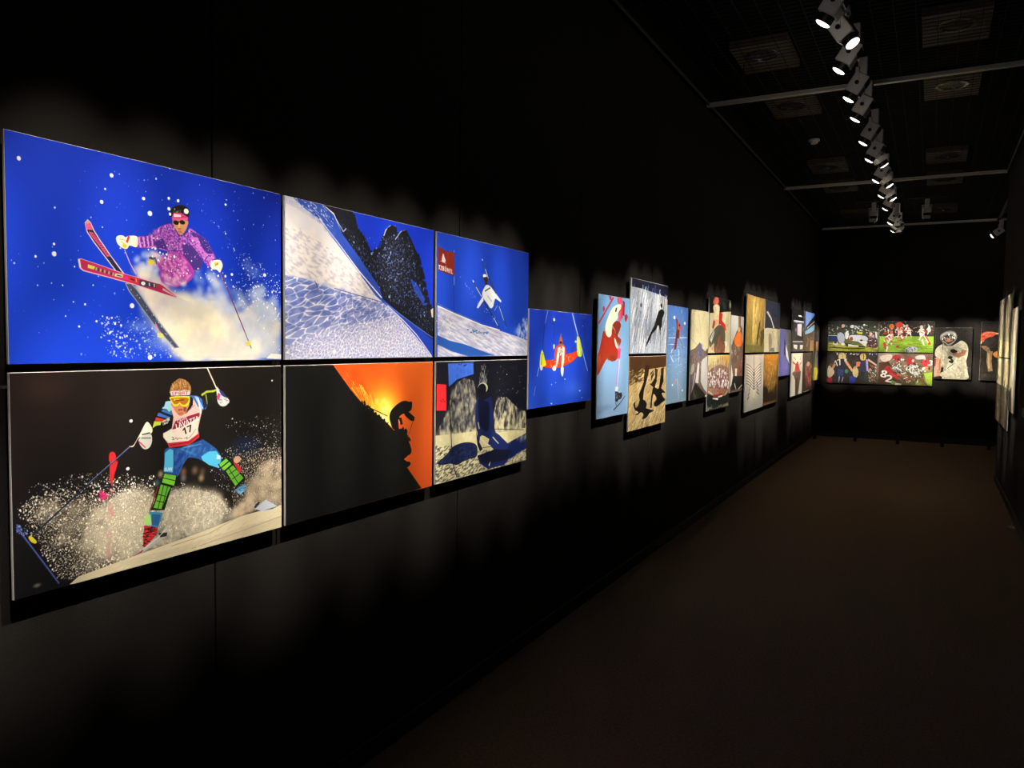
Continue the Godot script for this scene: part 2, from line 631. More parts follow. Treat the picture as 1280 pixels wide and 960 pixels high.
		for i in range(0, ids.size(), 3):
			var p := PackedVector2Array()
			for k in 3:
				var q := vs[ids[i + k]]
				p.append(a + (b - a) * ((q.x - lo.x) / (hi.x - lo.x)) + up * ((q.y - lo.y) / (hi.y - lo.y)))
			fill_points(p, Color(c))

	func grain(kind: String, c0: String, c1: String, a0: float, a1: float, freq: float, stretch: float, turn: float, seed_: int, lo: float, hi: float, a: Array) -> void:
		# a noise pattern inside an outline: colour c0..c1 and cover a0..a1 follow the noise between lo and hi; freq counts waves down the sheet
		var n := FastNoiseLite.new()
		n.seed = seed_
		n.frequency = freq / h
		if kind == "cells":
			n.noise_type = FastNoiseLite.TYPE_CELLULAR
			n.cellular_return_type = FastNoiseLite.RETURN_DISTANCE2_SUB
			n.fractal_type = FastNoiseLite.FRACTAL_NONE
			n.domain_warp_enabled = true
			n.domain_warp_amplitude = 0.9 * h / freq
			n.domain_warp_frequency = 0.55 * freq / h
			n.domain_warp_fractal_type = FastNoiseLite.DOMAIN_WARP_FRACTAL_NONE
		elif kind == "ridges":
			n.noise_type = FastNoiseLite.TYPE_SIMPLEX_SMOOTH
			n.fractal_type = FastNoiseLite.FRACTAL_RIDGED
			n.fractal_octaves = 3
		else:
			n.noise_type = FastNoiseLite.TYPE_SIMPLEX_SMOOTH
			n.fractal_type = FastNoiseLite.FRACTAL_FBM
			n.fractal_octaves = 4
		var k0 := Color(c0)
		var k1 := Color(c1)
		var p := pix(a)
		var cs := cos(deg_to_rad(turn))
		var sn := sin(deg_to_rad(turn))
		var top := 1e9
		var low := -1e9
		for q in p:
			top = minf(top, q.y)
			low = maxf(low, q.y)
		var m := p.size()
		for y in range(maxi(int(floor(top)), 0), mini(int(ceil(low)) + 1, h), 2):
			var yc := y + 1.0
			var xs: Array[float] = []
			for i in m:
				var e := p[i]
				var f := p[(i + 1) % m]
				if (e.y <= yc) != (f.y <= yc):
					xs.append(e.x + (yc - e.y) / (f.y - e.y) * (f.x - e.x))
			xs.sort()
			for j in range(0, xs.size() - 1, 2):
				for x in range(maxi(int(xs[j]) / 2 * 2, 0), mini(int(xs[j + 1]), w - 1), 2):
					var t := clampf((n.get_noise_2d((x * cs + y * sn) / stretch, -x * sn + y * cs) - lo) / (hi - lo), 0.0, 1.0)
					var c := im.get_pixel(x, y).lerp(k0.lerp(k1, t), a0 + (a1 - a0) * t)
					im.fill_rect(Rect2i(x, y, 2, 2), c)

	func done() -> Image:
		im.shrink_x2()
		im.convert(Image.FORMAT_RGB8)
		return im

func picture_near_end() -> Image:
	var p := Painter.new(400, 250, "0b1016")
	p.soft("4a90b8", 0.90, 940, 260, 160, 200)
	p.soft("3a80b0", 0.80, 980, 300, 100, 160)
	p.line("d0e0f0", 14.0, 14.0, [860, 620, 1000, 600])
	p.line("b0c8e0", 10.0, 10.0, [880, 820, 1000, 800])
	return p.done()

func picture_freestyle() -> Image:
	var p := Painter.new(1600, 1000, "1c40d8")
	p.corners("1138c8", "08208e", "1a46e2", "1440d0")
	p.specks(["4a68e0", "8aa0f0", "c0ccff"], 260, 3, 1.4, 4.7, [202, 58, 991, 6, 988, 955, 18, 971, 3, 529, 167, 454])
	p.specks(["d8e0ff", "a8b8f8", "7a94f0"], 170, 4, 1.3, 5.1, [419, 176, 614, 164, 722, 293, 767, 429, 886, 560, 989, 673, 989, 517, 767, 313, 614, 151])
	p.specks(["e8ecff", "c0ccff", "90a8f4"], 300, 5, 1.5, 6.1, [258, 778, 414, 769, 547, 980, 289, 982])
	p.soft("8aa4e8", 0.55, 400, 822, 82, 52)
	p.soft("9ab0ea", 0.50, 469, 899, 106, 80)
	p.soft("7f9ae4", 0.50, 868, 487, 50, 60)
	p.soft("7f9ae4", 0.45, 837, 447, 37, 59)
	p.puffs(["e9dfc6", "f2ead2", "dcdad4", "efe3c4"], 0.32, 260, 11, 39, 103, [416, 588, 490, 632, 570, 665, 720, 651, 800, 717, 898, 650, 989, 736, 995, 987, 567, 987, 488, 872, 414, 717, 388, 617])
	p.puffs(["c3cfe6", "aebfe4", "d3d8e4"], 0.34, 150, 12, 34, 85, [687, 526, 766, 574, 837, 655, 899, 574, 996, 626, 995, 971, 835, 977, 719, 752])
	p.puffs(["f2ead6", "e6dcc6", "fff4dc"], 0.45, 200, 13, 53, 118, [452, 688, 611, 675, 765, 807, 885, 939, 860, 992, 567, 987, 489, 845])
	p.puffs(["f4e6c0", "f8ecd0"], 0.42, 90, 14, 40, 94, [509, 710, 675, 726, 741, 954, 588, 980])
	p.puffs(["f0e6c8", "f4e4d0", "e8d4d4"], 0.45, 70, 16, 28, 64, [380, 535, 416, 510, 453, 557, 491, 605, 529, 668, 489, 765, 415, 691])
	p.puffs(["c8d4f0", "d8dce8"], 0.35, 40, 17, 18, 38, [380, 490, 435, 430, 492, 473, 472, 555, 416, 549])
	p.grain("fbm", "a8b0c8", "fff4dc", 0.30, 0.40, 5.0, 1.2, -50, 18, -0.40, 0.40, [416, 588, 569, 678, 720, 665, 800, 725, 898, 635, 996, 704, 995, 990, 567, 983, 489, 858, 414, 717])
	p.soft("c8d4f0", 0.70, 867, 623, 62, 60)
	p.soft("c0ccec", 0.60, 899, 589, 51, 61)
	p.soft("2a50d0", 0.75, 743, 577, 44, 87)
	p.soft("2a50d0", 0.60, 771, 646, 33, 58)
	p.soft("3a58cc", 0.50, 800, 710, 36, 35)
	p.puffs(["d8dce8", "c8d0e8"], 0.30, 60, 15, 19, 47, [612, 495, 687, 512, 720, 637, 765, 720, 653, 727, 590, 621])
	p.poly("f4eee0", [923, 993, 949, 963, 1002, 968, 1002, 998])
	p.poly("e8c8d8", [220, 344, 229, 327, 239, 339, 249, 372, 267, 413, 304, 488, 345, 564, 324, 572, 287, 504, 246, 430, 225, 385])
	p.poly("20223c", [223, 345, 229, 331, 237, 340, 246, 374, 264, 416, 301, 489, 340, 564, 326, 568, 290, 503, 249, 428, 228, 383])
	p.poly("e05a86", [222, 345, 229, 330, 237, 340, 245, 373, 226, 376])
	p.poly("b8a088", [223, 347, 225, 336, 230, 331, 235, 337, 233, 345])
	p.poly("d0486f", [232, 382, 246, 386, 299, 488, 289, 491, 262, 441, 238, 398])
	p.line("6a1f40", 3.7, 3.7, [241, 394, 249, 397])
	p.line("6a1f40", 3.7, 3.7, [246, 403, 253, 406])
	p.line("6a1f40", 3.7, 3.7, [251, 413, 258, 415])
	p.line("6a1f40", 3.7, 3.7, [256, 422, 263, 423])
	p.line("6a1f40", 3.7, 3.7, [261, 431, 268, 432])
	p.line("6a1f40", 3.7, 3.7, [267, 441, 273, 441])
	p.line("6a1f40", 3.7, 3.7, [272, 450, 278, 450])
	p.line("6a1f40", 3.7, 3.7, [277, 459, 283, 460])
	p.line("6a1f40", 3.7, 3.7, [282, 469, 288, 469])
	p.line("6a1f40", 3.8, 3.8, [287, 478, 293, 478])
	p.poly("9aa0b0", [347, 610, 368, 607, 389, 636, 465, 790, 543, 928, 521, 932, 452, 821, 359, 649])
	p.poly("474d63", [351, 615, 367, 613, 385, 638, 462, 795, 538, 927, 524, 928, 455, 821, 363, 648])
	p.line("e0c0cc", 2.0, 2.0, [385, 624, 462, 778])
	p.specks(["c8ccd8", "2a2f44"], 60, 17, 1.3, 3.3, [366, 639, 385, 644, 528, 921, 518, 925])
	p.blob("9240ae", [391, 378, 425, 365, 444, 350, 463, 320, 486, 297, 522, 284, 542, 330, 555, 336, 580, 308, 590, 290, 625, 318, 654, 340, 676, 388, 696, 445, 668, 486, 649, 468, 632, 438, 610, 512, 589, 506, 551, 451, 508, 431, 475, 424, 437, 423, 391, 428])
	p.puffs(["c070cc", "b85ac4", "7a38a0"], 0.50, 80, 21, 13, 30, [406, 384, 463, 328, 509, 301, 552, 342, 583, 382, 541, 417, 462, 417])
	p.grain("fbm", "5a2c90", "e07ed8", 0.55, 0.75, 60.0, 1.0, 0, 27, -0.25, 0.30, [391, 378, 425, 365, 444, 350, 463, 320, 486, 297, 522, 284, 542, 330, 555, 336, 580, 308, 590, 290, 625, 318, 654, 340, 676, 388, 696, 445, 668, 486, 649, 468, 632, 438, 610, 512, 589, 506, 551, 451, 508, 431, 475, 424, 437, 423, 391, 428])
	p.poly("3d2a80", [583, 301, 625, 320, 656, 342, 677, 393, 694, 442, 679, 450, 653, 406, 625, 374, 604, 340])
	p.poly("47307f", [555, 387, 586, 372, 617, 412, 642, 465, 624, 510, 592, 510, 568, 467])
	p.poly("4a2c86", [450, 397, 482, 365, 498, 397, 498, 420, 462, 417])
	p.line("d890dc", 6.9, 6.9, [397, 379, 403, 426])
	p.line("4a2070", 6.9, 6.9, [404, 376, 410, 423])
	p.line("d890dc", 7.0, 7.0, [412, 372, 417, 421])
	p.line("4a2070", 7.0, 7.0, [419, 368, 424, 418])
	p.line("d890dc", 7.0, 7.0, [427, 365, 431, 415])
	p.line("4a2070", 7.0, 7.0, [434, 361, 438, 413])
	p.line("d890dc", 7.0, 7.0, [442, 357, 445, 410])
	p.line("4a2070", 7.1, 7.1, [449, 353, 452, 408])
	p.poly("c06cc8", [586, 339, 618, 333, 632, 372, 646, 408, 661, 414, 683, 411, 690, 438, 660, 452, 642, 446, 625, 411, 604, 378])
	p.line("5a2a80", 6.6, 6.6, [646, 455, 661, 424, 683, 425])
	p.line("e8b0e0", 3.8, 3.8, [664, 471, 675, 450, 690, 445])
	p.line("5a2a86", 4.1, 4.1, [542, 339, 543, 416])
	p.line("6a2f90", 5.4, 5.4, [504, 423, 551, 419])
	p.line("4a2574", 7.2, 7.2, [522, 289, 542, 335, 555, 339, 580, 308])
	p.specks(["e8c8f0", "d8a0e0", "ffffff"], 130, 22, 1.3, 3.9, [391, 378, 425, 365, 444, 350, 463, 320, 486, 297, 522, 284, 542, 330, 555, 336, 580, 308, 590, 290, 625, 318, 654, 340, 676, 388, 696, 445, 668, 486, 649, 468, 632, 438, 610, 512, 589, 506, 551, 451, 508, 431, 475, 424, 437, 423, 391, 428])
	p.specks(["3a2470", "542a88"], 110, 23, 1.8, 4.5, [509, 305, 632, 335, 661, 405, 617, 497, 555, 432, 495, 416])
	p.blob("b03fae", [498, 438, 548, 431, 585, 478, 603, 527, 581, 576, 526, 610, 477, 589, 471, 531, 458, 498])
	p.puffs(["d060c0", "e48cd0", "a03098", "c850b8"], 0.50, 50, 24, 18, 41, [501, 451, 551, 442, 585, 492, 574, 558, 506, 585, 481, 543])
	p.puffs(["f0c8dc", "e8d4dc"], 0.50, 34, 25, 18, 35, [443, 443, 491, 452, 462, 510, 500, 595, 581, 590, 550, 571, 487, 565, 424, 498])
	p.grain("fbm", "8a2a90", "f4a0d8", 0.40, 0.60, 18.0, 0.5, -50, 28, -0.30, 0.30, [501, 442, 548, 434, 585, 483, 599, 527, 574, 572, 526, 601, 480, 584, 473, 531, 462, 502])
	p.specks(["f0dcec", "e8c8e0", "ffffff"], 60, 29, 1.8, 4.0, [437, 426, 508, 431, 582, 483, 602, 536, 507, 576, 462, 493])
	p.blob("17130f", [512, 231, 518, 204, 540, 183, 567, 178, 585, 193, 586, 212, 578, 237, 517, 252])
	p.specks(["5a5040", "8a7c60"], 16, 26, 2.3, 5.4, [519, 204, 577, 190, 580, 216, 519, 231])
	p.poly("c23a72", [517, 250, 525, 224, 553, 218, 581, 235, 579, 259, 520, 272])
	p.poly("f0d0da", [526, 229, 553, 229, 553, 240, 524, 247])
	p.line("e06a96", 5.4, 5.4, [520, 259, 579, 245])
	p.blob("c98a60", [523, 267, 578, 254, 577, 286, 566, 316, 552, 335, 539, 322, 527, 298])
	p.oval("17100e", 534, 274, 11.4, 11.3, 0)
	p.oval("17100e", 558, 267, 10.9, 11.4, 0)
	p.line("17100e", 3.6, 3.6, [532, 268, 559, 262])
	p.line("e4b088", 6.4, 6.4, [546, 274, 545, 294])
	p.line("8a4430", 4.5, 4.5, [541, 305, 554, 302])
	p.oval("b06a48", 549, 319, 8.8, 7.3, 0)
	p.oval("f4f0e6", 507, 209, 5.9, 9.0, 0)
	p.oval("f4f0e6", 511, 235, 4.6, 8.1, 0)
	p.oval("f6f2ea", 574, 205, 9.3, 13.8, 0)
	p.oval("f4f0e6", 543, 158, 4.7, 8.2, 0)
	p.oval("f4f0e6", 507, 157, 3.6, 7.2, 0)
	p.blob("f0e4c4", [319, 397, 327, 383, 342, 380, 351, 386, 363, 377, 391, 376, 389, 426, 365, 424, 355, 442, 339, 440, 324, 423])
	p.line("c8283c", 11.1, 11.1, [363, 378, 355, 411])
	p.oval("e0b838", 347, 429, 7.7, 11.1, 0)
	p.line("b89a60", 3.4, 3.4, [336, 410, 345, 419])
	p.line("a89060", 2.5, 2.5, [327, 399, 348, 400])
	p.line("e0a8c8", 4.3, 4.3, [347, 447, 364, 508, 385, 561])
	p.oval("dccb3a", 440, 494, 12.0, 13.2, 0)
	p.oval("4a4438", 443, 473, 11.4, 7.1, 0)
	p.line("6a4a38", 8.0, 8.0, [453, 467, 460, 502])
	p.blob("f0e8cc", [669, 471, 687, 446, 713, 441, 723, 467, 717, 495, 709, 509, 697, 496, 679, 495])
	p.oval("d8b848", 696, 464, 9.8, 8.7, 0)
	p.line("5a4a30", 2.9, 2.9, [690, 477, 705, 455])
	p.line("d8b8c4", 4.8, 4.8, [712, 507, 724, 549])
	p.line("7a3258", 6.6, 6.6, [713, 508, 762, 653])
	p.line("7a2c44", 6.8, 6.8, [762, 653, 822, 839])
	p.line("6a6048", 6.1, 6.1, [822, 839, 852, 932])
	p.oval("d8d040", 838, 904, 10.1, 15.5, 0)
	p.line("d088b8", 8.1, 8.1, [452, 806, 469, 853])
	p.oval("e0dc70", 471, 865, 10.9, 12.3, 0)
	p.poly("f0b0c8", [197, 517, 207, 513, 268, 534, 344, 564, 396, 578, 480, 604, 535, 655, 534, 669, 374, 614, 280, 588, 213, 571, 201, 558])
	p.poly("b02a58", [202, 519, 208, 516, 268, 537, 344, 567, 394, 580, 479, 607, 531, 658, 530, 664, 374, 610, 280, 583, 215, 566, 206, 555])
	p.poly("e0d4b0", [199, 519, 204, 517, 207, 555, 202, 552])
	p.poly("c8d048", [228, 537, 251, 544, 246, 559, 227, 554])
	p.line("b09a70", 7.7, 7.7, [255, 548, 253, 562])
	p.line("3a3a30", 7.7, 7.7, [261, 550, 260, 565])
	p.line("b09a70", 7.7, 7.7, [268, 552, 267, 567])
	p.line("3a3a30", 7.7, 7.7, [275, 554, 273, 569])
	p.line("b09a70", 7.7, 7.7, [281, 556, 280, 571])
	p.line("3a3a30", 7.8, 7.8, [288, 558, 287, 573])
	p.line("b09a70", 7.8, 7.8, [295, 561, 294, 575])
	p.line("3a3a30", 7.8, 7.8, [302, 563, 301, 578])
	p.line("b09a70", 7.8, 7.8, [309, 565, 307, 580])
	p.poly("c8c890", [315, 567, 341, 570, 339, 587, 312, 582])
	p.line("2a3a30", 5.5, 5.5, [320, 576, 336, 579])
	p.poly("e0286a", [341, 573, 358, 577, 358, 596, 341, 593])
	p.poly("c83040", [358, 577, 394, 582, 393, 614, 358, 601])
	p.line("5a1a24", 8.0, 8.0, [365, 586, 380, 594])
	p.line("e8a060", 4.8, 4.8, [384, 585, 387, 601])
	p.poly("3a3a48", [397, 588, 473, 603, 473, 624, 397, 618])
	p.oval("e8e4e0", 410, 605, 7.5, 9.7, 0)
	p.line("d8dcd8", 6.5, 6.5, [431, 600, 433, 616])
	p.line("c8d0d0", 6.6, 6.6, [449, 602, 450, 619])
	p.poly("c82a40", [455, 603, 476, 608, 477, 623, 456, 622])
	p.poly("d8a8b0", [482, 619, 529, 658, 529, 663, 479, 632])
	p.specks(["ffffff", "f4f4ff"], 70, 31, 2.6, 7.7, [417, 407, 633, 478, 766, 516, 996, 548, 996, 736, 720, 579, 453, 505])
	p.specks(["ffffff", "e8eeff", "c8d4f8"], 190, 32, 1.5, 5.3, [802, 452, 996, 485, 995, 955, 861, 743, 765, 661])
	p.oval("f4f4fa", 36, 110, 5.5, 9.7, 0)
	p.oval("f4f4fa", 307, 99, 5.9, 9.5, 0)
	p.oval("f4f4fa", 415, 181, 5.5, 8.5, 0)
	p.oval("f4f4fa", 437, 250, 8.4, 12.8, 0)
	p.oval("f4f4fa", 274, 234, 5.8, 9.4, 0)
	p.oval("f4f4fa", 128, 505, 6.7, 11.5, 0)
	p.oval("f4f4fa", 76, 525, 3.6, 6.2, 0)
	p.oval("f4f4fa", 132, 297, 3.0, 5.1, 0)
	p.oval("f4f4fa", 370, 720, 8.0, 12.6, 0)
	p.oval("f4f4fa", 431, 978, 8.4, 13.0, 0)
	p.oval("f4f4fa", 918, 496, 7.7, 10.1, 0)
	p.oval("f4f4fa", 764, 513, 5.8, 8.0, 0)
	p.oval("f4f4fa", 738, 128, 4.6, 6.3, 0)
	p.oval("f4f4fa", 507, 155, 4.9, 7.3, 0)
	p.oval("f4f4fa", 542, 159, 5.0, 7.4, 0)
	p.oval("f4f4fa", 512, -1, 3.9, 5.8, 0)
	p.oval("f4f4fa", 286, 170, 3.3, 5.4, 0)
	p.oval("f4f4fa", 217, 725, 3.2, 5.3, 0)
	p.oval("f4f4fa", 182, 717, 2.3, 3.9, 0)
	p.oval("f4f4fa", 80, 652, 2.1, 3.8, 0)
	p.oval("f4f4fa", 151, 644, 2.3, 3.9, 0)
	p.oval("f4f4fa", 128, 461, 3.7, 6.4, 0)
	p.oval("f4f4fa", 187, 554, 2.3, 3.9, 0)
	p.oval("f4f4fa", 243, 633, 2.4, 4.0, 0)
	p.oval("f4f4fa", 252, 803, 3.3, 5.4, 0)
	p.oval("f4f4fa", 297, 853, 3.4, 5.5, 0)
	p.oval("f4f4fa", 315, 898, 3.4, 5.5, 0)
	p.oval("f4f4fa", 198, 830, 3.1, 5.3, 0)
	p.oval("f4f4fa", 158, 784, 2.3, 3.9, 0)
	return p.done()

func picture_slalom() -> Image:
	var p := Painter.new(1600, 1000, "17140f")
	p.corners("241a17", "1b1814", "0d0d10", "181614")
	p.soft("3a2620", 0.50, 97, 76, 120, 115)
	p.soft("283a6a", 0.55, 827, 461, 121, 100)
	p.soft("3a4a80", 0.45, 735, 558, 76, 81)
	p.soft("8a5a48", 0.90, 553, 554, 22, 39)
	p.soft("7a5a4a", 0.90, 599, 557, 23, 40)
	p.soft("5a4438", 0.90, 630, 571, 21, 36)
	p.soft("a08a60", 0.90, 625, 605, 21, 36)
	p.soft("787878", 0.90, 553, 588, 20, 36)
	p.soft("b09a70", 0.90, 465, 547, 18, 33)
	p.soft("4a6a78", 0.90, 451, 590, 19, 34)
	p.puffs(["c4baa2", "d4c8ac", "b8b09c"], 0.36, 240, 41, 44, 82, [312, 607, 409, 606, 455, 678, 512, 660, 583, 664, 667, 686, 733, 776, 767, 830, 887, 866, 655, 911, 453, 937, 297, 924, 219, 876])
	p.puffs(["c8b698", "d8c4a0", "c0aa90"], 0.34, 150, 42, 37, 67, [827, 675, 901, 594, 1011, 570, 1010, 886, 856, 857, 767, 860, 767, 786, 827, 743])
	p.puffs(["bcb29c", "ccc2a8"], 0.40, 120, 43, 41, 74, [512, 680, 582, 685, 688, 735, 727, 818, 688, 879, 511, 863, 492, 749])
	p.grain("fbm", "a09884", "ece2c6", 0.35, 0.60, 22.0, 1.0, 0, 40, -0.30, 0.35, [221, 668, 321, 609, 409, 619, 455, 684, 517, 641, 583, 657, 689, 706, 744, 823, 688, 886, 453, 930, 243, 885])
	p.grain("fbm", "2a2624", "e8dfc4", 0.00, 0.80, 90.0, 1.0, 0, 39, 0.05, 0.40, [221, 668, 321, 597, 409, 606, 455, 684, 518, 627, 583, 650, 689, 692, 756, 827, 688, 886, 453, 930, 243, 885])
	p.specks(["f0e8d0", "d8d0bc", "fff8e8"], 700, 44, 1.2, 4.3, [222, 632, 321, 552, 409, 574, 464, 700, 518, 600, 656, 669, 733, 754, 767, 860, 551, 876, 235, 857])
	p.grain("fbm", "3a3430", "e4d4b8", 0.00, 0.85, 80.0, 1.0, 0, 38, 0.00, 0.35, [757, 505, 901, 487, 1011, 506, 1010, 855, 856, 857, 767, 852, 756, 709, 803, 647])
	p.specks(["f0e8d8", "d0d4e0", "ffffff"], 420, 45, 1.1, 3.5, [657, 556, 735, 457, 828, 444, 1005, 458, 1008, 616, 827, 675, 768, 727, 689, 677])
	p.specks(["b8b0b0", "e8e0e0"], 150, 46, 1.1, 3.6, [724, 325, 1005, 270, 1008, 459, 828, 451])
	p.specks(["e8a888", "e8c8a8", "d8d0d0"], 160, 47, 1.5, 4.4, [804, 558, 901, 510, 1008, 529, 1008, 664, 851, 673])
	p.puffs(["dcc8a8", "e4ccac"], 0.40, 60, 48, 18, 37, [767, 830, 851, 756, 863, 843, 814, 866, 755, 863])
	p.puffs(["a89e88", "beb49a", "988e7c"], 0.28, 230, 51, 31, 63, [50, 592, 150, 588, 274, 639, 431, 620, 435, 830, 390, 941, 271, 957, 193, 968, 146, 899, 102, 768])
	p.puffs(["cfc4a6", "c4baa0"], 0.36, 120, 52, 20, 51, [229, 677, 417, 716, 390, 941, 282, 953, 205, 872, 195, 751])
	p.specks(["e8dfc8", "fff4dc", "c8c0b0", "f4e8cc"], 1500, 53, 1.2, 5.0, [17, 583, 46, 560, 105, 536, 198, 535, 298, 525, 444, 550, 435, 830, 353, 963, 193, 993, 120, 954, 63, 754, 26, 663])
	p.specks(["f0e8d8", "c8c8c8", "a8a8b0"], 500, 54, 1.2, 3.9, [8, 603, 56, 500, 198, 477, 357, 521, 457, 562, 356, 680, 134, 584, 82, 745, 111, 885, 145, 973, 72, 821])
	p.specks(["0e0e12", "1a1a20", "2a2622"], 420, 55, 1.6, 4.7, [64, 660, 122, 727, 131, 844, 194, 901, 193, 976, 130, 966, 72, 774])
	p.grain("fbm", "2a2622", "f4e8cc", 0.00, 0.90, 95.0, 1.0, 0, 50, 0.05, 0.40, [22, 592, 51, 561, 150, 556, 274, 622, 444, 596, 435, 830, 390, 959, 271, 957, 193, 984, 130, 958, 72, 774])
	p.puffs(["d02a30", "e03038"], 0.70, 26, 56, 14, 22, [291, 407, 304, 410, 307, 458, 298, 525, 292, 558, 290, 472])
	p.oval("d8282e", 297, 430, 11.6, 30.9, 0)
	p.poly("c8282e", [289, 437, 315, 451, 298, 534, 286, 531])
	p.puffs(["c8707a", "c08a80", "d0a090"], 0.35, 40, 57, 12, 21, [284, 530, 301, 534, 293, 783, 280, 934, 271, 931, 285, 728])
	p.puffs(["d8286a", "e03a78"], 0.60, 14, 58, 14, 24, [258, 588, 272, 592, 274, 622, 257, 626])
	p.poly("d9cba9", [183, 971, 344, 945, 467, 927, 633, 904, 802, 870, 912, 873, 1010, 858, 1010, 1029, 466, 1009, 291, 1042, 156, 996])
	p.poly("e4d7b4", [467, 927, 633, 904, 802, 870, 1010, 862, 1010, 926, 710, 944, 510, 958, 343, 951])
	p.line("b09c78", 3.4, 3.4, [501, 941, 655, 925, 784, 872])
	p.line("a89470", 2.8, 2.8, [580, 984, 766, 963, 1004, 932])
	p.strokes(["c8b892", "efe3c4"], 120, 59, 38, 2.5, -18, 6, [275, 960, 467, 935, 802, 885, 1007, 885, 1007, 1012, 466, 996, 291, 1017])
	p.line("1c2440", 7.9, 7.9, [51, 734, 187, 573, 358, 381])
	p.line("7a86a8", 3.3, 3.3, [214, 539, 358, 381])
	p.blob("d8c830", [41, 735, 48, 730, 63, 758, 60, 769, 48, 757])
	p.line("3a4a90", 6.9, 6.9, [9, 677, 67, 827, 125, 980])
	p.line("5a6ab0", 3.1, 3.1, [16, 691, 125, 976])
	p.specks(["4a5aa0", "8a9ad0"], 60, 60, 1.5, 4.6, [7, 657, 39, 699, 39, 730, 11, 705])
	p.soft("8a8478", 0.70, 63, 961, 19, 17)
	p.line("e8e0c8", 7.2, 7.2, [653, -3, 692, 113])
	p.poly("1c2414", [625, 149, 662, 123, 692, 125, 699, 150, 688, 191, 662, 176, 651, 161])
	p.line("a8b83a", 11.5, 11.5, [629, 149, 651, 131, 680, 130, 692, 123])
	p.line("8a9a40", 7.7, 7.7, [647, 146, 652, 195, 643, 227])
	p.blob("d0d0d0", [692, 108, 707, 126, 734, 163, 749, 194, 733, 217, 714, 218, 699, 199, 695, 169])
	p.poly("2a3a78", [703, 126, 718, 132, 741, 174, 726, 167, 714, 156])
	p.poly("c0407a", [699, 140, 711, 151, 703, 180, 692, 174])
	p.strokes(["3a3a40", "f0f0f0"], 20, 61, 20, 3.9, 10, 20, [703, 180, 741, 178, 741, 208, 710, 210])
	p.poly("14140f", [474, 209, 510, 254, 509, 291, 476, 314, 441, 304, 444, 282, 454, 247])
	p.poly("3a78b8", [454, 238, 477, 209, 510, 227, 511, 259, 486, 251])
	p.poly("8fd0e0", [472, 204, 487, 187, 510, 171, 517, 190, 510, 217, 500, 226, 490, 211])
	p.poly("1a2030", [465, 215, 511, 245, 510, 261, 464, 226])
	p.poly("4a70c8", [459, 225, 503, 253, 500, 265, 455, 241])
	p.poly("d03a30", [450, 247, 483, 262, 476, 273, 447, 265])
	p.poly("bcd040", [444, 267, 471, 272, 466, 290, 450, 292, 436, 304])
	p.poly("b8c0b0", [471, 272, 503, 253, 496, 280, 476, 294])
	p.specks(["e8e8e0", "606058"], 40, 62, 2.3, 4.6, [471, 272, 503, 253, 496, 280, 476, 294])
	p.blob("e6e0ca", [353, 379, 368, 378, 390, 328, 406, 286, 417, 267, 428, 280, 437, 308, 434, 326, 424, 333, 409, 344, 387, 345, 368, 386])
	p.blob("c8c8c0", [387, 354, 406, 335, 431, 334, 435, 367, 427, 397, 411, 407, 396, 391])
	p.line("2a2a2a", 6.2, 6.2, [399, 330, 428, 325])
	p.line("3a3a3a", 4.4, 4.4, [396, 347, 431, 352])
	p.line("c84858", 7.1, 7.1, [388, 363, 411, 399])
	p.line("f0f0ea", 6.2, 6.2, [406, 322, 415, 296])
	p.poly("dcb8b0", [510, 181, 525, 214, 544, 249, 571, 238, 593, 198, 595, 156, 614, 157, 632, 226, 624, 269, 613, 334, 618, 378, 574, 404, 498, 400, 476, 355, 476, 337, 509, 314, 516, 255, 507, 212])
	p.poly("e9d6c6", [476, 335, 516, 315, 614, 267, 613, 329, 609, 367, 574, 399, 499, 387, 476, 355])
	p.poly("e8e4cc", [476, 337, 506, 323, 516, 348, 509, 388, 485, 371])
	p.poly("9fd0e4", [487, 169, 510, 167, 513, 199, 500, 212, 480, 200])
	p.poly("3a62b8", [579, 145, 611, 150, 640, 179, 652, 214, 636, 231, 614, 210, 596, 165])
	p.poly("8fc4e0", [600, 151, 614, 157, 636, 222, 625, 225])
	p.poly("1a2040", [629, 163, 650, 190, 652, 209, 639, 227])
	p.line("b86a80", 4.7, 4.7, [600, 199, 578, 225, 564, 242])
	p.line("f4e8e4", 6.7, 6.7, [614, 162, 626, 250])
	p.poly("c03038", [492, 390, 574, 390, 618, 354, 618, 378, 577, 414, 498, 415])
	p.line("8a1a24", 5.5, 5.5, [502, 401, 577, 400, 613, 368])
	p.poly("8c2030", [511, 320, 523, 278, 547, 265, 618, 243, 621, 256, 618, 265, 584, 292, 547, 314])
	p.words("CAFFE", "ecd8d4", 532, 289, 570, 273, 16)
	p.words("LAVAZZA", "f4ece8", 527, 320, 619, 285, 27)
	p.words("17", "151515", 555, 357, 592, 339, 37)
	p.line("2a2a2a", 2.2, 2.2, [508, 359, 516, 363, 511, 375, 521, 372, 527, 365, 530, 378, 535, 370, 550, 375])
	p.line("3a3a3a", 2.0, 2.0, [556, 376, 570, 369, 566, 380, 580, 371, 593, 353, 604, 331])
	p.blob("a2703e", [504, 111, 511, 84, 531, 58, 548, 53, 572, 69, 585, 98, 586, 122, 575, 140, 507, 130])
	p.strokes(["d8a868", "6a4424", "c89050", "8a5a30"], 70, 63, 23, 4.1, 60, 30, [507, 111, 518, 80, 545, 58, 576, 79, 583, 117, 544, 123])
	p.poly("e8d0d8", [506, 117, 581, 119, 581, 143, 507, 141])
	p.words("SPORT", "c04a80", 510, 138, 575, 139, 17)
	p.oval("b89050", 544, 133, 5.5, 8.4, 0)
	p.blob("c9835a", [510, 181, 575, 187, 571, 220, 561, 242, 544, 252, 530, 238, 517, 209])
	p.line("a83a38", 9.3, 9.3, [535, 219, 551, 220])
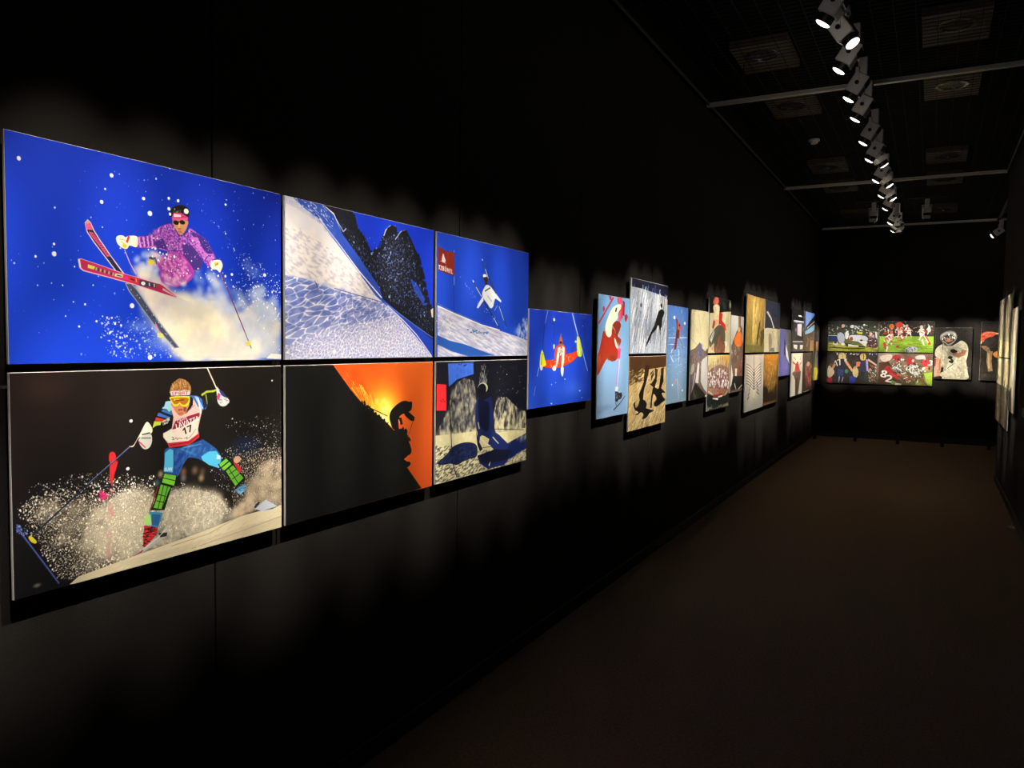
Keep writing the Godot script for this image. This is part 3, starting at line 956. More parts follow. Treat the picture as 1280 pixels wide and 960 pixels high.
	p.oval("b86a48", 544, 240, 11.7, 7.5, 0)
	p.oval("8a5238", 561, 218, 6.9, 14.1, 0)
	p.blob("e2d434", [506, 146, 575, 148, 581, 159, 579, 187, 565, 205, 547, 198, 541, 188, 530, 199, 517, 195, 508, 171])
	p.blob("b06a1a", [511, 155, 572, 158, 572, 182, 559, 194, 547, 188, 541, 179, 530, 188, 519, 185, 512, 169])
	p.poly("d8b030", [517, 158, 544, 160, 530, 170, 517, 168])
	p.line("4a2a10", 3.7, 3.7, [524, 168, 558, 167])
	p.blob("24508f", [485, 418, 544, 422, 626, 395, 637, 397, 690, 456, 712, 510, 701, 562, 657, 535, 615, 498, 574, 483, 553, 513, 528, 575, 479, 544, 480, 491])
	p.poly("4fb4dc", [625, 486, 652, 463, 690, 467, 712, 510, 701, 567, 657, 539, 631, 508])
	p.poly("56b8e0", [483, 438, 500, 421, 514, 430, 514, 498, 511, 548, 477, 537, 480, 491])
	p.poly("1c3f8a", [519, 445, 564, 460, 563, 488, 538, 537, 528, 572, 516, 545])
	p.line("3a70b8", 10.9, 10.9, [544, 429, 605, 475])
	p.line("6aa0d0", 6.8, 6.8, [554, 424, 626, 416])
	p.words("ELAN", "e8f0f8", 480, 534, 508, 537, 17)
	p.poly("c8dce8", [693, 488, 709, 499, 706, 516, 690, 513])
	p.grain("fbm", "1c3a80", "5a98d4", 0.35, 0.40, 14.0, 0.5, 30, 67, -0.30, 0.30, [519, 431, 626, 402, 636, 404, 679, 454, 625, 486, 574, 479, 553, 513, 530, 569, 516, 539])
	p.poly("101c0a", [479, 545, 525, 565, 523, 608, 505, 631, 478, 741, 426, 726, 450, 657, 470, 582])
	p.poly("6fbe3c", [480, 548, 524, 568, 521, 593, 475, 568])
	p.poly("7cc840", [474, 571, 520, 597, 515, 620, 470, 592])
	p.poly("68b038", [465, 601, 503, 625, 491, 654, 468, 732, 437, 716, 455, 651])
	p.line("16260c", 4.0, 4.0, [455, 651, 483, 669])
	p.line("16260c", 4.0, 4.0, [448, 682, 479, 701])
	p.line("16260c", 4.0, 4.0, [477, 603, 454, 724])
	p.line("16260c", 4.0, 4.0, [491, 617, 468, 732])
	p.poly("101c0a", [695, 546, 740, 512, 760, 542, 818, 647, 818, 665, 776, 696, 728, 593])
	p.poly("72c03c", [701, 544, 733, 518, 743, 534, 709, 564])
	p.poly("7ac43e", [712, 569, 747, 540, 757, 556, 724, 585])
	p.poly("66ae36", [731, 590, 763, 564, 812, 649, 774, 688])
	p.line("16260c", 4.4, 4.4, [745, 579, 788, 677])
	p.line("16260c", 4.4, 4.4, [745, 611, 780, 590])
	p.line("16260c", 4.4, 4.4, [759, 644, 794, 619])
	p.line("7a2418", 6.6, 6.6, [455, 611, 424, 728])
	p.poly("3a88b0", [419, 730, 471, 752, 463, 793, 453, 824, 428, 809, 426, 755])
	p.poly("a8d878", [408, 743, 426, 749, 430, 804, 401, 793])
	p.poly("2a5f90", [431, 747, 463, 760, 454, 817, 430, 803])
	p.poly("5aa0d0", [771, 709, 818, 684, 827, 716, 797, 744])
	p.strokes(["2a5a90", "a8d0e8"], 20, 64, 22, 4.4, -30, 20, [773, 710, 818, 688, 824, 716, 797, 738])
	p.poly("c03038", [763, 520, 780, 553, 809, 604, 791, 615, 768, 558])
	p.oval("d8a88a", 783, 535, 16.4, 20.6, 0)
	p.poly("b82a30", [403, 797, 451, 823, 449, 855, 430, 882, 400, 914, 398, 864])
	p.strokes(["1a0c0c", "2a1414", "e04a48"], 40, 65, 23, 5.9, 10, 25, [403, 801, 449, 822, 439, 865, 402, 905])
	p.poly("b8b8b4", [361, 942, 397, 916, 448, 875, 482, 833, 491, 836, 486, 882, 429, 915, 388, 939])
	p.poly("2a2a2c", [453, 854, 488, 862, 485, 881, 462, 880])
	p.poly("a04048", [359, 944, 402, 918, 393, 934])
	p.line("e8e4d8", 3.9, 3.9, [397, 920, 448, 882, 487, 841])
	p.poly("c4ccd8", [863, 847, 919, 806, 977, 861, 912, 877])
	p.poly("2a3038", [860, 835, 884, 807, 891, 817, 869, 845])
	p.poly("4a5460", [912, 869, 984, 863, 951, 873])
	p.specks(["f8f0dc", "fff8e8"], 120, 66, 1.3, 4.0, [503, 657, 733, 747, 767, 852, 581, 872])
	p.oval("e8e4e0", 361, 255, 5.9, 8.5, 0)
	p.oval("e8e4e0", 348, 493, 5.9, 8.5, 0)
	p.oval("e8e4e0", 200, 499, 3.5, 5.4, 0)
	p.oval("e8e4e0", 762, 295, 3.9, 4.9, 0)
	p.oval("e8e4e0", 953, 87, 4.3, 5.1, 0)
	return p.done()

func picture_ripples() -> Image:
	var p := Painter.new(1280, 800, "16309a")
	p.corners("1a38c0", "1030b8", "2a50d8", "2a58d8")
	p.poly("1838cc", [377, -41, 1027, -48, 1034, 770, 378, 375])
	p.poly("191a1e", [201, -9, 390, -3, 404, 105, 458, 150, 500, 256, 536, 271, 550, 236, 587, 226, 601, 106, 646, 34, 695, 32, 711, 98, 733, 60, 771, 43, 807, 94, 858, 194, 906, 376, 942, 548, 1015, 672, 1017, 886, 603, 578, 515, 528, 312, 166])
	p.grain("ridges", "0c0c0e", "2c3450", 0.30, 0.80, 14.0, 0.5, -20, 71, 0.10, 0.90, [213, -5, 384, 6, 404, 105, 458, 150, 500, 256, 543, 263, 601, 106, 646, 37, 708, 99, 771, 43, 854, 194, 906, 376, 942, 548, 1015, 672, 1017, 886, 603, 578, 515, 528, 312, 166])
	p.grain("fbm", "2c3860", "8c9cd0", 0.00, 0.60, 30.0, 0.6, -30, 72, 0.08, 0.50, [300, 74, 431, 183, 543, 277, 631, 85, 771, 55, 854, 210, 925, 485, 1006, 673, 1007, 869, 633, 575, 404, 259])
	p.line("c8cce0", 8.8, 8.8, [598, 139, 619, 76, 649, 40, 692, 36])
	p.line("b8c0d8", 7.5, 7.5, [689, 130, 731, 64, 763, 48])
	p.poly("2c4cc0", [806, 404, 856, 429, 952, 579, 925, 600, 839, 494])
	p.line("a8b4e0", 6.7, 6.7, [275, 53, 332, 148, 351, 123])
	p.poly("191a1e", [372, 60, 390, 3, 398, 17, 404, 5, 412, 50])
	p.poly("191a1e", [380, 92, 398, 35, 406, 50, 412, 38, 420, 83])
	p.poly("191a1e", [389, 132, 408, 75, 416, 90, 421, 77, 429, 123])
	p.poly("191a1e", [403, 157, 421, 100, 429, 115, 435, 102, 443, 149])
	p.poly("191a1e", [420, 174, 439, 117, 447, 132, 453, 120, 461, 166])
	p.poly("191a1e", [434, 193, 453, 135, 461, 151, 467, 138, 475, 185])
	p.poly("191a1e", [445, 215, 464, 157, 472, 173, 478, 160, 486, 207])
	p.poly("191a1e", [457, 238, 476, 180, 485, 196, 490, 183, 499, 230])
	p.poly("191a1e", [470, 267, 489, 209, 497, 225, 503, 212, 512, 260])
	p.poly("191a1e", [484, 287, 503, 230, 512, 245, 517, 233, 526, 280])
	p.poly("191a1e", [503, 298, 523, 240, 532, 256, 537, 244, 546, 291])
	p.poly("191a1e", [520, 277, 540, 218, 549, 234, 555, 222, 563, 270])
	p.poly("191a1e", [537, 264, 557, 205, 566, 221, 572, 208, 581, 256])
	p.poly("191a1e", [555, 267, 575, 208, 584, 224, 590, 211, 599, 259])
	p.poly("191a1e", [572, 232, 592, 172, 601, 188, 607, 175, 616, 224])
	p.poly("191a1e", [579, 172, 600, 112, 609, 128, 615, 115, 624, 163])
	p.poly("191a1e", [836, 255, 859, 192, 869, 209, 876, 195, 887, 247])
	p.poly("191a1e", [848, 292, 871, 229, 882, 246, 888, 232, 899, 285])
	p.poly("191a1e", [865, 353, 889, 289, 899, 307, 906, 293, 917, 346])
	p.poly("191a1e", [879, 398, 903, 335, 913, 352, 920, 339, 931, 392])
	p.poly("191a1e", [893, 460, 917, 397, 928, 414, 934, 401, 945, 454])
	p.poly("191a1e", [906, 522, 930, 459, 940, 477, 947, 463, 958, 517])
	p.poly("191a1e", [918, 577, 942, 514, 953, 532, 960, 519, 971, 573])
	p.poly("191a1e", [940, 632, 964, 568, 975, 587, 982, 573, 993, 628])
	p.poly("191a1e", [965, 678, 989, 615, 1000, 634, 1007, 620, 1019, 675])
	p.poly("191a1e", [613, 118, 631, 58, 661, 31, 692, 35, 701, 100])
	p.poly("191a1e", [720, 96, 742, 55, 779, 44, 800, 92, 755, 135])
	p.specks(["6a80c8", "90a4dc", "4c60a4"], 170, 84, 3.5, 8.4, [431, 169, 631, 100, 787, 83, 889, 330, 980, 772, 695, 615, 544, 466, 377, 208])
	p.strokes(["7488c8", "50649c"], 70, 85, 38, 5.9, -35, 18, [601, 194, 756, 165, 855, 366, 926, 677, 726, 597, 632, 426])
	p.poly("e0dade", [-7, -10, 201, -6, 275, 39, 325, 163, 431, 310, 573, 492, 603, 596, 275, 553, -8, 482])
	p.puffs(["f2e8d8", "f0e4de", "e8e0ea"], 0.40, 90, 73, 25, 75, [-2, 70, 108, 93, 275, 255, 515, 499, 154, 500, -3, 431])
	p.poly("2c4cb0", [41, -2, 201, -6, 275, 53, 325, 163, 431, 296, 573, 492, 610, 607, 544, 554, 404, 371, 275, 214, 189, 99, 97, 44])
	p.puffs(["3a5cc8", "2448b4", "4a68c8"], 0.50, 40, 74, 20, 46, [63, 9, 201, 4, 312, 166, 275, 187, 154, 69])
	p.grain("ridges", "2a48ac", "f0f2fc", 0.10, 0.95, 26.0, 2.6, 28, 75, 0.35, 0.80, [-2, -9, 201, -5, 275, 79, 262, 163, 154, 108, 52, 56, -2, 45])
	p.grain("fbm", "a8a0b4", "fff6ea", 0.50, 0.30, 34.0, 2.6, 18, 77, -0.40, 0.20, [-2, 181, 85, 181, 275, 295, 431, 409, 573, 580, 275, 553, -3, 481])
	p.line("f4ecf0", 9.2, 9.2, [189, 93, 300, 230, 431, 395, 591, 567])
	p.line("8a94c8", 5.3, 5.3, [201, 103, 313, 248, 445, 421])
	p.poly("c4c4de", [-8, 482, 96, 487, 275, 539, 432, 565, 603, 604, 726, 689, 841, 809, 999, 1001, -10, 1000])
	p.puffs(["5a70c8", "6a80d0", "4a64c4"], 0.30, 90, 78, 25, 75, [-3, 487, 275, 546, 603, 607, 695, 706, 432, 764, 153, 723, -3, 632])
	p.puffs(["dcd6e2", "e8dcd8"], 0.35, 120, 79, 25, 76, [-4, 808, 405, 793, 759, 780, 981, 992, -4, 998])
	p.grain("cells", "fdf8f6", "5068bc", 0.95, 0.50, 26.0, 3.2, -16, 80, -0.97, -0.78, [-7, 484, 96, 489, 275, 542, 313, 659, 201, 801, -8, 934])
	p.grain("cells", "fdf8f6", "6c7ac4", 0.95, 0.45, 34.0, 2.4, -24, 81, -0.97, -0.78, [275, 542, 432, 565, 603, 604, 695, 691, 516, 789, 300, 879, -8, 998, -8, 928, 201, 801, 313, 659])
	p.grain("fbm", "7e88c0", "fff8f4", 0.50, 0.35, 60.0, 1.8, -30, 86, -0.30, 0.20, [275, 798, 695, 691, 841, 809, 999, 1001, -8, 1000, -8, 934])
	p.grain("cells", "fffaf6", "8a90c8", 0.90, 0.40, 46.0, 1.6, -34, 82, -0.97, -0.78, [695, 691, 726, 689, 841, 809, 999, 1001, -8, 1000, 300, 879, 516, 789])
	p.grain("fbm", "3a50a0", "3a50a0", 0.42, 0.00, 20.0, 3.0, -16, 83, -0.30, 0.20, [-7, 488, 275, 546, 603, 610, 633, 695, 275, 798, -8, 833])
	p.line("1c2c6a", 5.3, 5.3, [160, 499, 171, 517, 180, 552])
	p.line("5a5a8a", 5.4, 5.4, [275, 532, 432, 565, 603, 600])
	p.poly("2344bc", [603, 600, 726, 674, 858, 761, 1007, 869, 1008, 998, 981, 984, 841, 824, 726, 705])
	p.line("6a80d8", 7.4, 7.4, [610, 599, 858, 761, 1007, 853])
	p.line("f0e8ec", 7.5, 7.5, [633, 620, 759, 726, 858, 824, 990, 992])
	p.poly("e8dcc8", [979, 626, 1005, 607, 1006, 689, 988, 682])
	return p.done()

func picture_sunset() -> Image:
	var p := Painter.new(1280, 800, "d4561a")
	p.corners("e0581c", "c4561a", "e05a1c", "c04a1c")
	p.soft("e85a20", 0.80, 433, 148, 332, 317)
	p.soft("f07a20", 0.80, 517, 242, 333, 280)
	p.soft("f8a428", 0.90, 576, 307, 239, 225)
	p.soft("fcd040", 0.95, 591, 339, 180, 180)
	p.soft("fff080", 0.95, 591, 346, 120, 120)
	p.soft("fff8c0", 0.95, 636, 412, 92, 107)
	p.puffs(["e05018", "d84414", "ec6420"], 0.28, 40, 90, 33, 83, [300, 15, 406, 47, 517, 213, 433, 220])
	p.strokes(["d84a18", "e06420", "e87428"], 26, 91, 83, 7.0, 50, 12, [313, 29, 433, 134, 546, 260, 461, 266, 352, 115])
	p.puffs(["ffd848", "ffc030", "fff090"], 0.45, 46, 94, 29, 58, [553, 255, 630, 291, 675, 454, 650, 471, 582, 393, 506, 307])
	p.strokes(["ff9a28", "ffd850", "f06a18"], 40, 95, 109, 7.3, 58, 10, [363, 109, 506, 212, 581, 296, 515, 318, 416, 214])
	p.poly("121211", [-4, -8, 269, 3, 313, 71, 379, 173, 447, 265, 496, 321, 576, 382, 637, 443, 683, 503, 747, 497, 779, 518, 805, 601, 822, 668, 817, 699, 784, 724, 764, 736, 797, 767, 811, 790, 789, 805, 848, 898, 909, 995, 766, 1005, -7, 1005])
	p.strokes(["1a1612", "2a2018"], 70, 92, 31, 10.0, 80, 30, [406, 225, 461, 266, 576, 382, 668, 485, 637, 496, 475, 340])
	p.specks(["16120e"], 60, 93, 5.8, 13.0, [433, 242, 461, 259, 576, 367, 675, 479, 637, 489, 503, 344])
	p.line("1c1410", 5.7, 5.7, [420, 262, 636, 390])
	p.blob("141110", [650, 397, 665, 352, 705, 313, 751, 291, 783, 292, 802, 300, 824, 302, 828, 331, 822, 363, 802, 376, 773, 384, 744, 393, 723, 413, 719, 450, 721, 501, 681, 495, 662, 453])
	p.poly("141110", [757, 374, 799, 377, 850, 425, 844, 455, 818, 449, 773, 407])
	p.poly("141110", [717, 410, 744, 415, 754, 467, 738, 471, 725, 443])
	p.line("f0a070", 7.0, 7.0, [721, 426, 731, 457])
	p.line("2a1a12", 5.2, 5.2, [835, 454, 800, 554])
	p.oval("141110", 801, 600, 17.2, 22.6, 0)
	p.oval("e0581c", 808, 613, 8.6, 10.3, 0)
	p.specks(["181210"], 40, 96, 6.0, 14.1, [721, 486, 773, 499, 817, 598, 822, 640, 774, 590])
	p.oval("121211", 789, 781, 30.0, 22.3, 0)
	p.oval("151312", 805, 680, 20.1, 31.9, 0)
	return p.done()

func picture_downhill() -> Image:
	var p := Painter.new(1280, 800, "1c44cc")
	p.corners("1c44c8", "12309c", "2450d8", "1f4cd0")
	p.poly("c4c4d8", [8, 586, 172, 641, 435, 720, 666, 772, 866, 818, 1000, 855, 1003, 1015, 12, 1000])
	p.puffs(["d8d4e0", "c8c8dc", "e4dce0"], 0.40, 90, 101, 22, 54, [14, 619, 392, 733, 992, 881, 994, 1001, 544, 983, 15, 727])
	p.strokes(["8a90b4", "a8acc8", "eeeaf0"], 300, 102, 54, 5.4, 16, 12, [11, 608, 392, 727, 991, 868, 994, 1001, 621, 984, 16, 814])
	p.strokes(["9aa0c0", "f4f0f4"], 160, 103, 33, 5.4, -60, 20, [14, 619, 146, 665, 135, 811, 16, 814])
	p.grain("fbm", "8890b8", "f4f0f6", 0.45, 0.40, 30.0, 7.0, 16, 107, -0.30, 0.30, [8, 589, 172, 643, 435, 722, 666, 775, 1000, 857, 1003, 1015, 12, 1000])
	p.poly("2858b0", [10, 825, 123, 867, 282, 900, 590, 996, 311, 1000, 149, 957, 11, 901])
	p.line("f0ecf4", 9.7, 9.7, [8, 589, 172, 643, 435, 722, 650, 763])
	p.line("4a70c8", 6.5, 6.5, [8, 570, 172, 630, 435, 708])
	p.strokes(["2c5c9c", "3a78a8"], 30, 104, 28, 11.6, 5, 10, [294, 766, 526, 782, 526, 807, 322, 794])
	p.puffs(["e8ecf4", "d8e0f0", "f4f4f8"], 0.50, 70, 105, 16, 39, [848, 779, 899, 673, 996, 629, 1000, 855, 866, 811])
	p.soft("6a90e0", 0.60, 865, 766, 70, 65)
	p.line("c8ccd8", 5.5, 5.5, [158, 117, 161, 407])
	p.line("1a2a6a", 5.6, 5.6, [161, 407, 163, 631])
	p.poly("7a2412", [10, 111, 66, 139, 161, 139, 165, 330, 92, 321, 12, 305])
	p.poly("8a2a16", [78, 142, 161, 141, 164, 323, 92, 316])
	p.blob("d8c8d0", [44, 214, 56, 163, 69, 193, 79, 219, 69, 237, 49, 234])
	p.words("TZBÜHEL", "f0e6ea", 13, 296, 146, 317, 47)
	p.line("c8a8a8", 4.3, 4.3, [29, 227, 85, 242])
	p.line("24345c", 16.5, 16.5, [443, 161, 488, 250, 582, 407, 646, 549, 727, 726])
	p.line("c8d0e0", 8.3, 8.3, [476, 227, 512, 306])
	p.line("b0c0e0", 8.7, 8.7, [638, 544, 696, 671])
	p.line("24345c", 16.3, 16.3, [352, 356, 432, 470, 538, 606, 641, 742])
	p.line("c8d0e0", 8.2, 8.2, [381, 399, 440, 476])
	p.line("d8dce8", 8.6, 8.6, [577, 652, 625, 724])
	p.line("d0dcf0", 11.8, 11.8, [440, 145, 449, 160])
	p.line("d0dcf0", 11.6, 11.6, [345, 344, 356, 361])
	p.blob("e8ecf0", [454, 421, 490, 369, 535, 376, 582, 420, 646, 500, 654, 505, 598, 479, 583, 505, 568, 555, 538, 569, 507, 536, 462, 491, 447, 457])
	p.poly("dfe6ee", [454, 468, 404, 544, 390, 580, 408, 579, 462, 509])
	p.poly("d8e4ec", [597, 430, 661, 492, 662, 508, 598, 479])
	p.line("1c2438", 10.7, 10.7, [476, 424, 535, 388])
	p.line("9aa8c0", 8.4, 8.4, [506, 463, 552, 508])
	p.oval("f0f0f2", 474, 290, 20.8, 16.7, 0)
	p.blob("3a2418", [460, 307, 501, 298, 504, 337, 493, 369, 475, 347])
	p.line("3050a8", 5.9, 5.9, [408, 579, 464, 647, 509, 704])
	p.line("8aa8d8", 7.4, 7.4, [618, 539, 584, 591])
	p.specks(["8aa8e8", "c8d8f8"], 60, 106, 2.3, 5.6, [222, 332, 333, 503, 570, 689, 797, 768, 665, 697])
	return p.done()

func picture_gate() -> Image:
	var p := Painter.new(1280, 800, "10121c")
	p.corners("14141e", "0e0f1a", "2a2c30", "12142a")
	p.puffs(["8a8a80", "a8a48c", "70747a", "c8c0a0"], 0.40, 150, 111, 13, 44, [125, 307, 175, 189, 266, 138, 376, 178, 392, 331, 396, 638, 128, 641])
	p.puffs(["b8b49a", "9a9a90"], 0.40, 70, 112, 15, 44, [16, 579, 101, 437, 138, 397, 141, 643])
	p.strokes(["4a4e5a", "d0c8a8", "5a5e68", "a8a48c"], 60, 113, 44, 4.4, 80, 25, [137, 308, 280, 150, 377, 213, 389, 636, 153, 623])
	p.puffs(["c8c090", "d8d0a0", "b8b090"], 0.45, 130, 114, 17, 49, [585, 495, 629, 353, 741, 363, 876, 479, 990, 518, 995, 783, 748, 793, 603, 645])
	p.strokes(["d8d0a4", "9a967c"], 40, 115, 74, 4.9, -80, 12, [593, 496, 645, 367, 841, 436, 991, 544, 985, 728, 618, 647])
	p.puffs(["8a8c90", "b0b0a8"], 0.40, 40, 116, 9, 24, [419, 193, 446, 52, 489, 30, 512, 114, 506, 210])
	p.strokes(["c8c8c0"], 40, 117, 31, 3.5, 80, 15, [412, 192, 446, 52, 489, 30, 506, 210])
	p.grain("fbm", "20222c", "d8d0ac", 0.25, 0.60, 8.0, 0.5, 0, 109, -0.35, 0.40, [125, 341, 175, 200, 266, 143, 376, 178, 392, 331, 396, 649, 5, 621, 40, 517, 113, 417])
	p.grain("fbm", "30303a", "ece4b4", 0.20, 0.75, 6.0, 0.5, 0, 110, -0.40, 0.30, [588, 496, 629, 353, 741, 350, 876, 466, 990, 518, 995, 783, 748, 793, 603, 645])
	p.poly("cfc698", [-1, 598, 140, 609, 396, 620, 619, 672, 993, 677, 999, 996, 2, 1001])
	p.grain("fbm", "3a3a3a", "f4ecc4", 0.80, 0.30, 40.0, 3.0, -12, 108, -0.30, 0.15, [-1, 674, 167, 715, 412, 806, 996, 836, 999, 1010, 2, 1001])
	p.puffs(["e0d8a8", "d8cfa0"], 0.40, 70, 118, 15, 43, [5, 610, 396, 626, 397, 708, 5, 686])
	p.strokes(["4a4a4a", "2a2c38", "6a6858", "f0e8c0"], 330, 119, 54, 6.5, -14, 14, [-1, 685, 167, 737, 412, 830, 997, 889, 999, 1010, 2, 990])
	p.blob("16203f", [18, 830, 104, 770, 167, 715, 286, 701, 383, 730, 412, 782, 398, 851, 301, 854, 208, 881, 143, 856, 80, 854])
	p.poly("16225a", [413, 853, 748, 793, 994, 730, 997, 889, 783, 952, 718, 990, 531, 986, 442, 919])
	p.strokes(["2a3a7a", "0c1230"], 90, 120, 33, 8.8, -20, 20, [43, 824, 180, 728, 397, 744, 398, 839, 156, 859])
	p.strokes(["d8d0a8"], 60, 121, 51, 5.1, -18, 10, [750, 946, 988, 888, 990, 968, 767, 987])
	p.puffs(["cfc69c", "e0d8ac", "c4bc98"], 0.40, 60, 124, 28, 54, [4, 577, 140, 576, 395, 590, 396, 685, 5, 664])
	p.puffs(["d8d0a0", "e8e0b0"], 0.40, 50, 125, 32, 62, [602, 620, 983, 622, 995, 783, 748, 793, 603, 694])
	p.puffs(["8a8a86", "a4a294"], 0.30, 50, 126, 33, 67, [137, 264, 253, 160, 376, 202, 388, 566, 140, 554])
	p.poly("3a66cc", [110, 17, 360, 13, 364, 122, 279, 138, 200, 157, 118, 213])
	p.puffs(["4a78e0", "2a50b8"], 0.40, 30, 122, 15, 33, [122, 31, 346, 26, 347, 107, 200, 134])
	p.line("0e1640", 10.5, 10.5, [364, 119, 200, 157, 121, 213, 115, 306])
	p.line("1a2c60", 7.9, 7.9, [205, 17, 225, 32])
	p.line("142050", 9.0, 9.0, [232, 34, 245, 12])
	p.line("142050", 9.1, 9.1, [258, 41, 292, 30])
	p.poly("e02c34", [7, 180, 96, 190, 98, 406, 5, 396])
	p.line("7a1420", 6.5, 6.5, [38, 310, 63, 334])
	p.line("7a1420", 6.6, 6.6, [56, 301, 88, 337])
	p.line("12141e", 9.9, 9.9, [118, 218, 123, 340, 139, 487, 147, 689, 162, 860, 202, 982])
	p.line("14161f", 10.5, 10.5, [378, 132, 395, 343])
	p.oval("c8c8a8", 463, 245, 55.6, 49.9, 0)
	p.oval("0e0e14", 455, 256, 48.2, 52.3, 0)
	p.blob("1a2352", [393, 390, 420, 322, 479, 351, 553, 334, 577, 421, 593, 521, 579, 617, 619, 672, 715, 762, 764, 809, 716, 863, 652, 826, 604, 768, 528, 706, 453, 670, 425, 737, 410, 640, 387, 519])
	p.blob("0e1330", [420, 334, 493, 365, 538, 393, 540, 514, 527, 634, 467, 613, 423, 523])
	p.poly("1c2864", [572, 640, 650, 689, 764, 796, 749, 869, 621, 845, 528, 755])
	p.line("d8d0a0", 10.7, 10.7, [416, 546, 431, 607])
	p.line("e0d8a8", 14.3, 14.3, [439, 680, 498, 750, 559, 785])
	p.line("d8d4b0", 11.0, 11.0, [581, 703, 651, 776])
	p.poly("111428", [395, 614, 425, 713, 470, 793, 441, 811, 411, 746])
	p.poly("12162c", [412, 842, 621, 820, 815, 869, 750, 946, 546, 941, 457, 910])
	p.line("2a2a28", 6.1, 6.1, [587, 630, 967, 693])
	p.line("3a3620", 6.0, 6.0, [469, 781, 589, 790])
	p.poly("e0e0d0", [538, 951, 561, 919, 546, 968])
	p.specks(["a8a8b0", "e0e0e0"], 60, 123, 1.8, 5.9, [404, 192, 519, 31, 973, 69, 981, 490, 645, 354])
	return p.done()

func picture_spread() -> Image:
	var p := Painter.new(960, 600, "1f44cc")
	p.corners("1b3cc4", "1838b8", "2450d6", "1c44c4")
	p.soft("3a68e0", 0.60, 687, 839, 370, 156)
	p.line("c8d4e8", 6.6, 6.6, [258, 7, 221, 135])
	p.line("142060", 7.6, 7.6, [217, 146, 185, 398])
	p.line("b8c8e0", 8.7, 8.7, [143, 582, 117, 679])
	p.line("a0b4e0", 6.5, 6.5, [97, 775, 76, 875])
	p.line("142468", 6.7, 6.7, [354, 106, 360, 387])
	p.oval("d8e4f8", 357, 89, 14.8, 15.7, 0)
	p.oval("d8d8d8", 360, 375, 11.6, 27.0, 0)
	p.line("b8d8e4", 16.4, 16.4, [647, 4, 755, 254])
	p.line("a8ccdc", 14.5, 14.5, [815, 374, 939, 658])
	p.line("16286a", 8.4, 8.4, [719, 326, 640, 433])
	p.oval("d8e0f0", 714, 317, 14.9, 14.3, 0)
	p.blob("c8381c", [206, 518, 350, 510, 432, 489, 552, 456, 640, 445, 750, 422, 751, 482, 661, 540, 537, 584, 418, 603, 303, 599, 207, 584])
	p.strokes(["e8a83a", "8a2410", "e8501c", "f0d8b0"], 50, 131, 29, 9.9, 20, 50, [222, 530, 432, 500, 732, 446, 660, 528, 434, 592, 239, 580])
	p.blob("d8402a", [380, 409, 429, 352, 514, 352, 550, 410, 535, 502, 484, 547, 417, 546, 374, 488])
	p.poly("f0e4d8", [421, 387, 463, 375, 433, 523, 409, 591, 392, 579])
	p.poly("f0e8dc", [489, 363, 529, 386, 527, 525, 503, 617, 482, 605])
	p.oval("e0c8b8", 468, 432, 27.4, 39.0, 0)
	p.specks(["3a2a28"], 14, 132, 4.6, 8.0, [439, 409, 507, 409, 500, 467, 448, 466])
	p.oval("e8dccc", 371, 603, 29.9, 29.4, 0)
	p.blob("f0e8dc", [477, 593, 520, 606, 513, 675, 497, 698, 473, 651])
	p.blob("b05a30", [437, 330, 452, 272, 478, 266, 496, 317, 480, 364, 449, 364])
	p.oval("2a1c14", 466, 329, 24.0, 13.7, 0)
	p.line("d06a60", 9.1, 9.1, [458, 284, 470, 232])
	p.blob("d8d838", [166, 441, 188, 409, 221, 486, 246, 563, 207, 584, 161, 604, 152, 539])
	p.oval("d8dcd8", 177, 594, 18.6, 26.2, 0)
	p.line("2a2a18", 10.9, 10.9, [189, 442, 176, 561])
	p.blob("c8d848", [736, 266, 784, 278, 825, 410, 818, 483, 770, 482, 741, 434])
	p.line("e8f0d8", 10.8, 10.8, [746, 266, 788, 458])
	p.oval("c8d8f8", 544, 729, 10.6, 7.0, 0)
	p.oval("c8d8f8", 800, 875, 13.4, 8.5, 0)
	p.oval("c8d8f8", 840, 960, 9.7, 6.1, 0)
	p.oval("c8d8f8", 335, 977, 11.5, 7.9, 0)
	p.oval("c8d8f8", 332, 774, 8.2, 5.6, 0)
	p.oval("c8d8f8", 837, 137, 7.7, 4.8, 0)
	p.oval("c8d8f8", 396, 759, 6.7, 4.6, 0)
	return p.done()

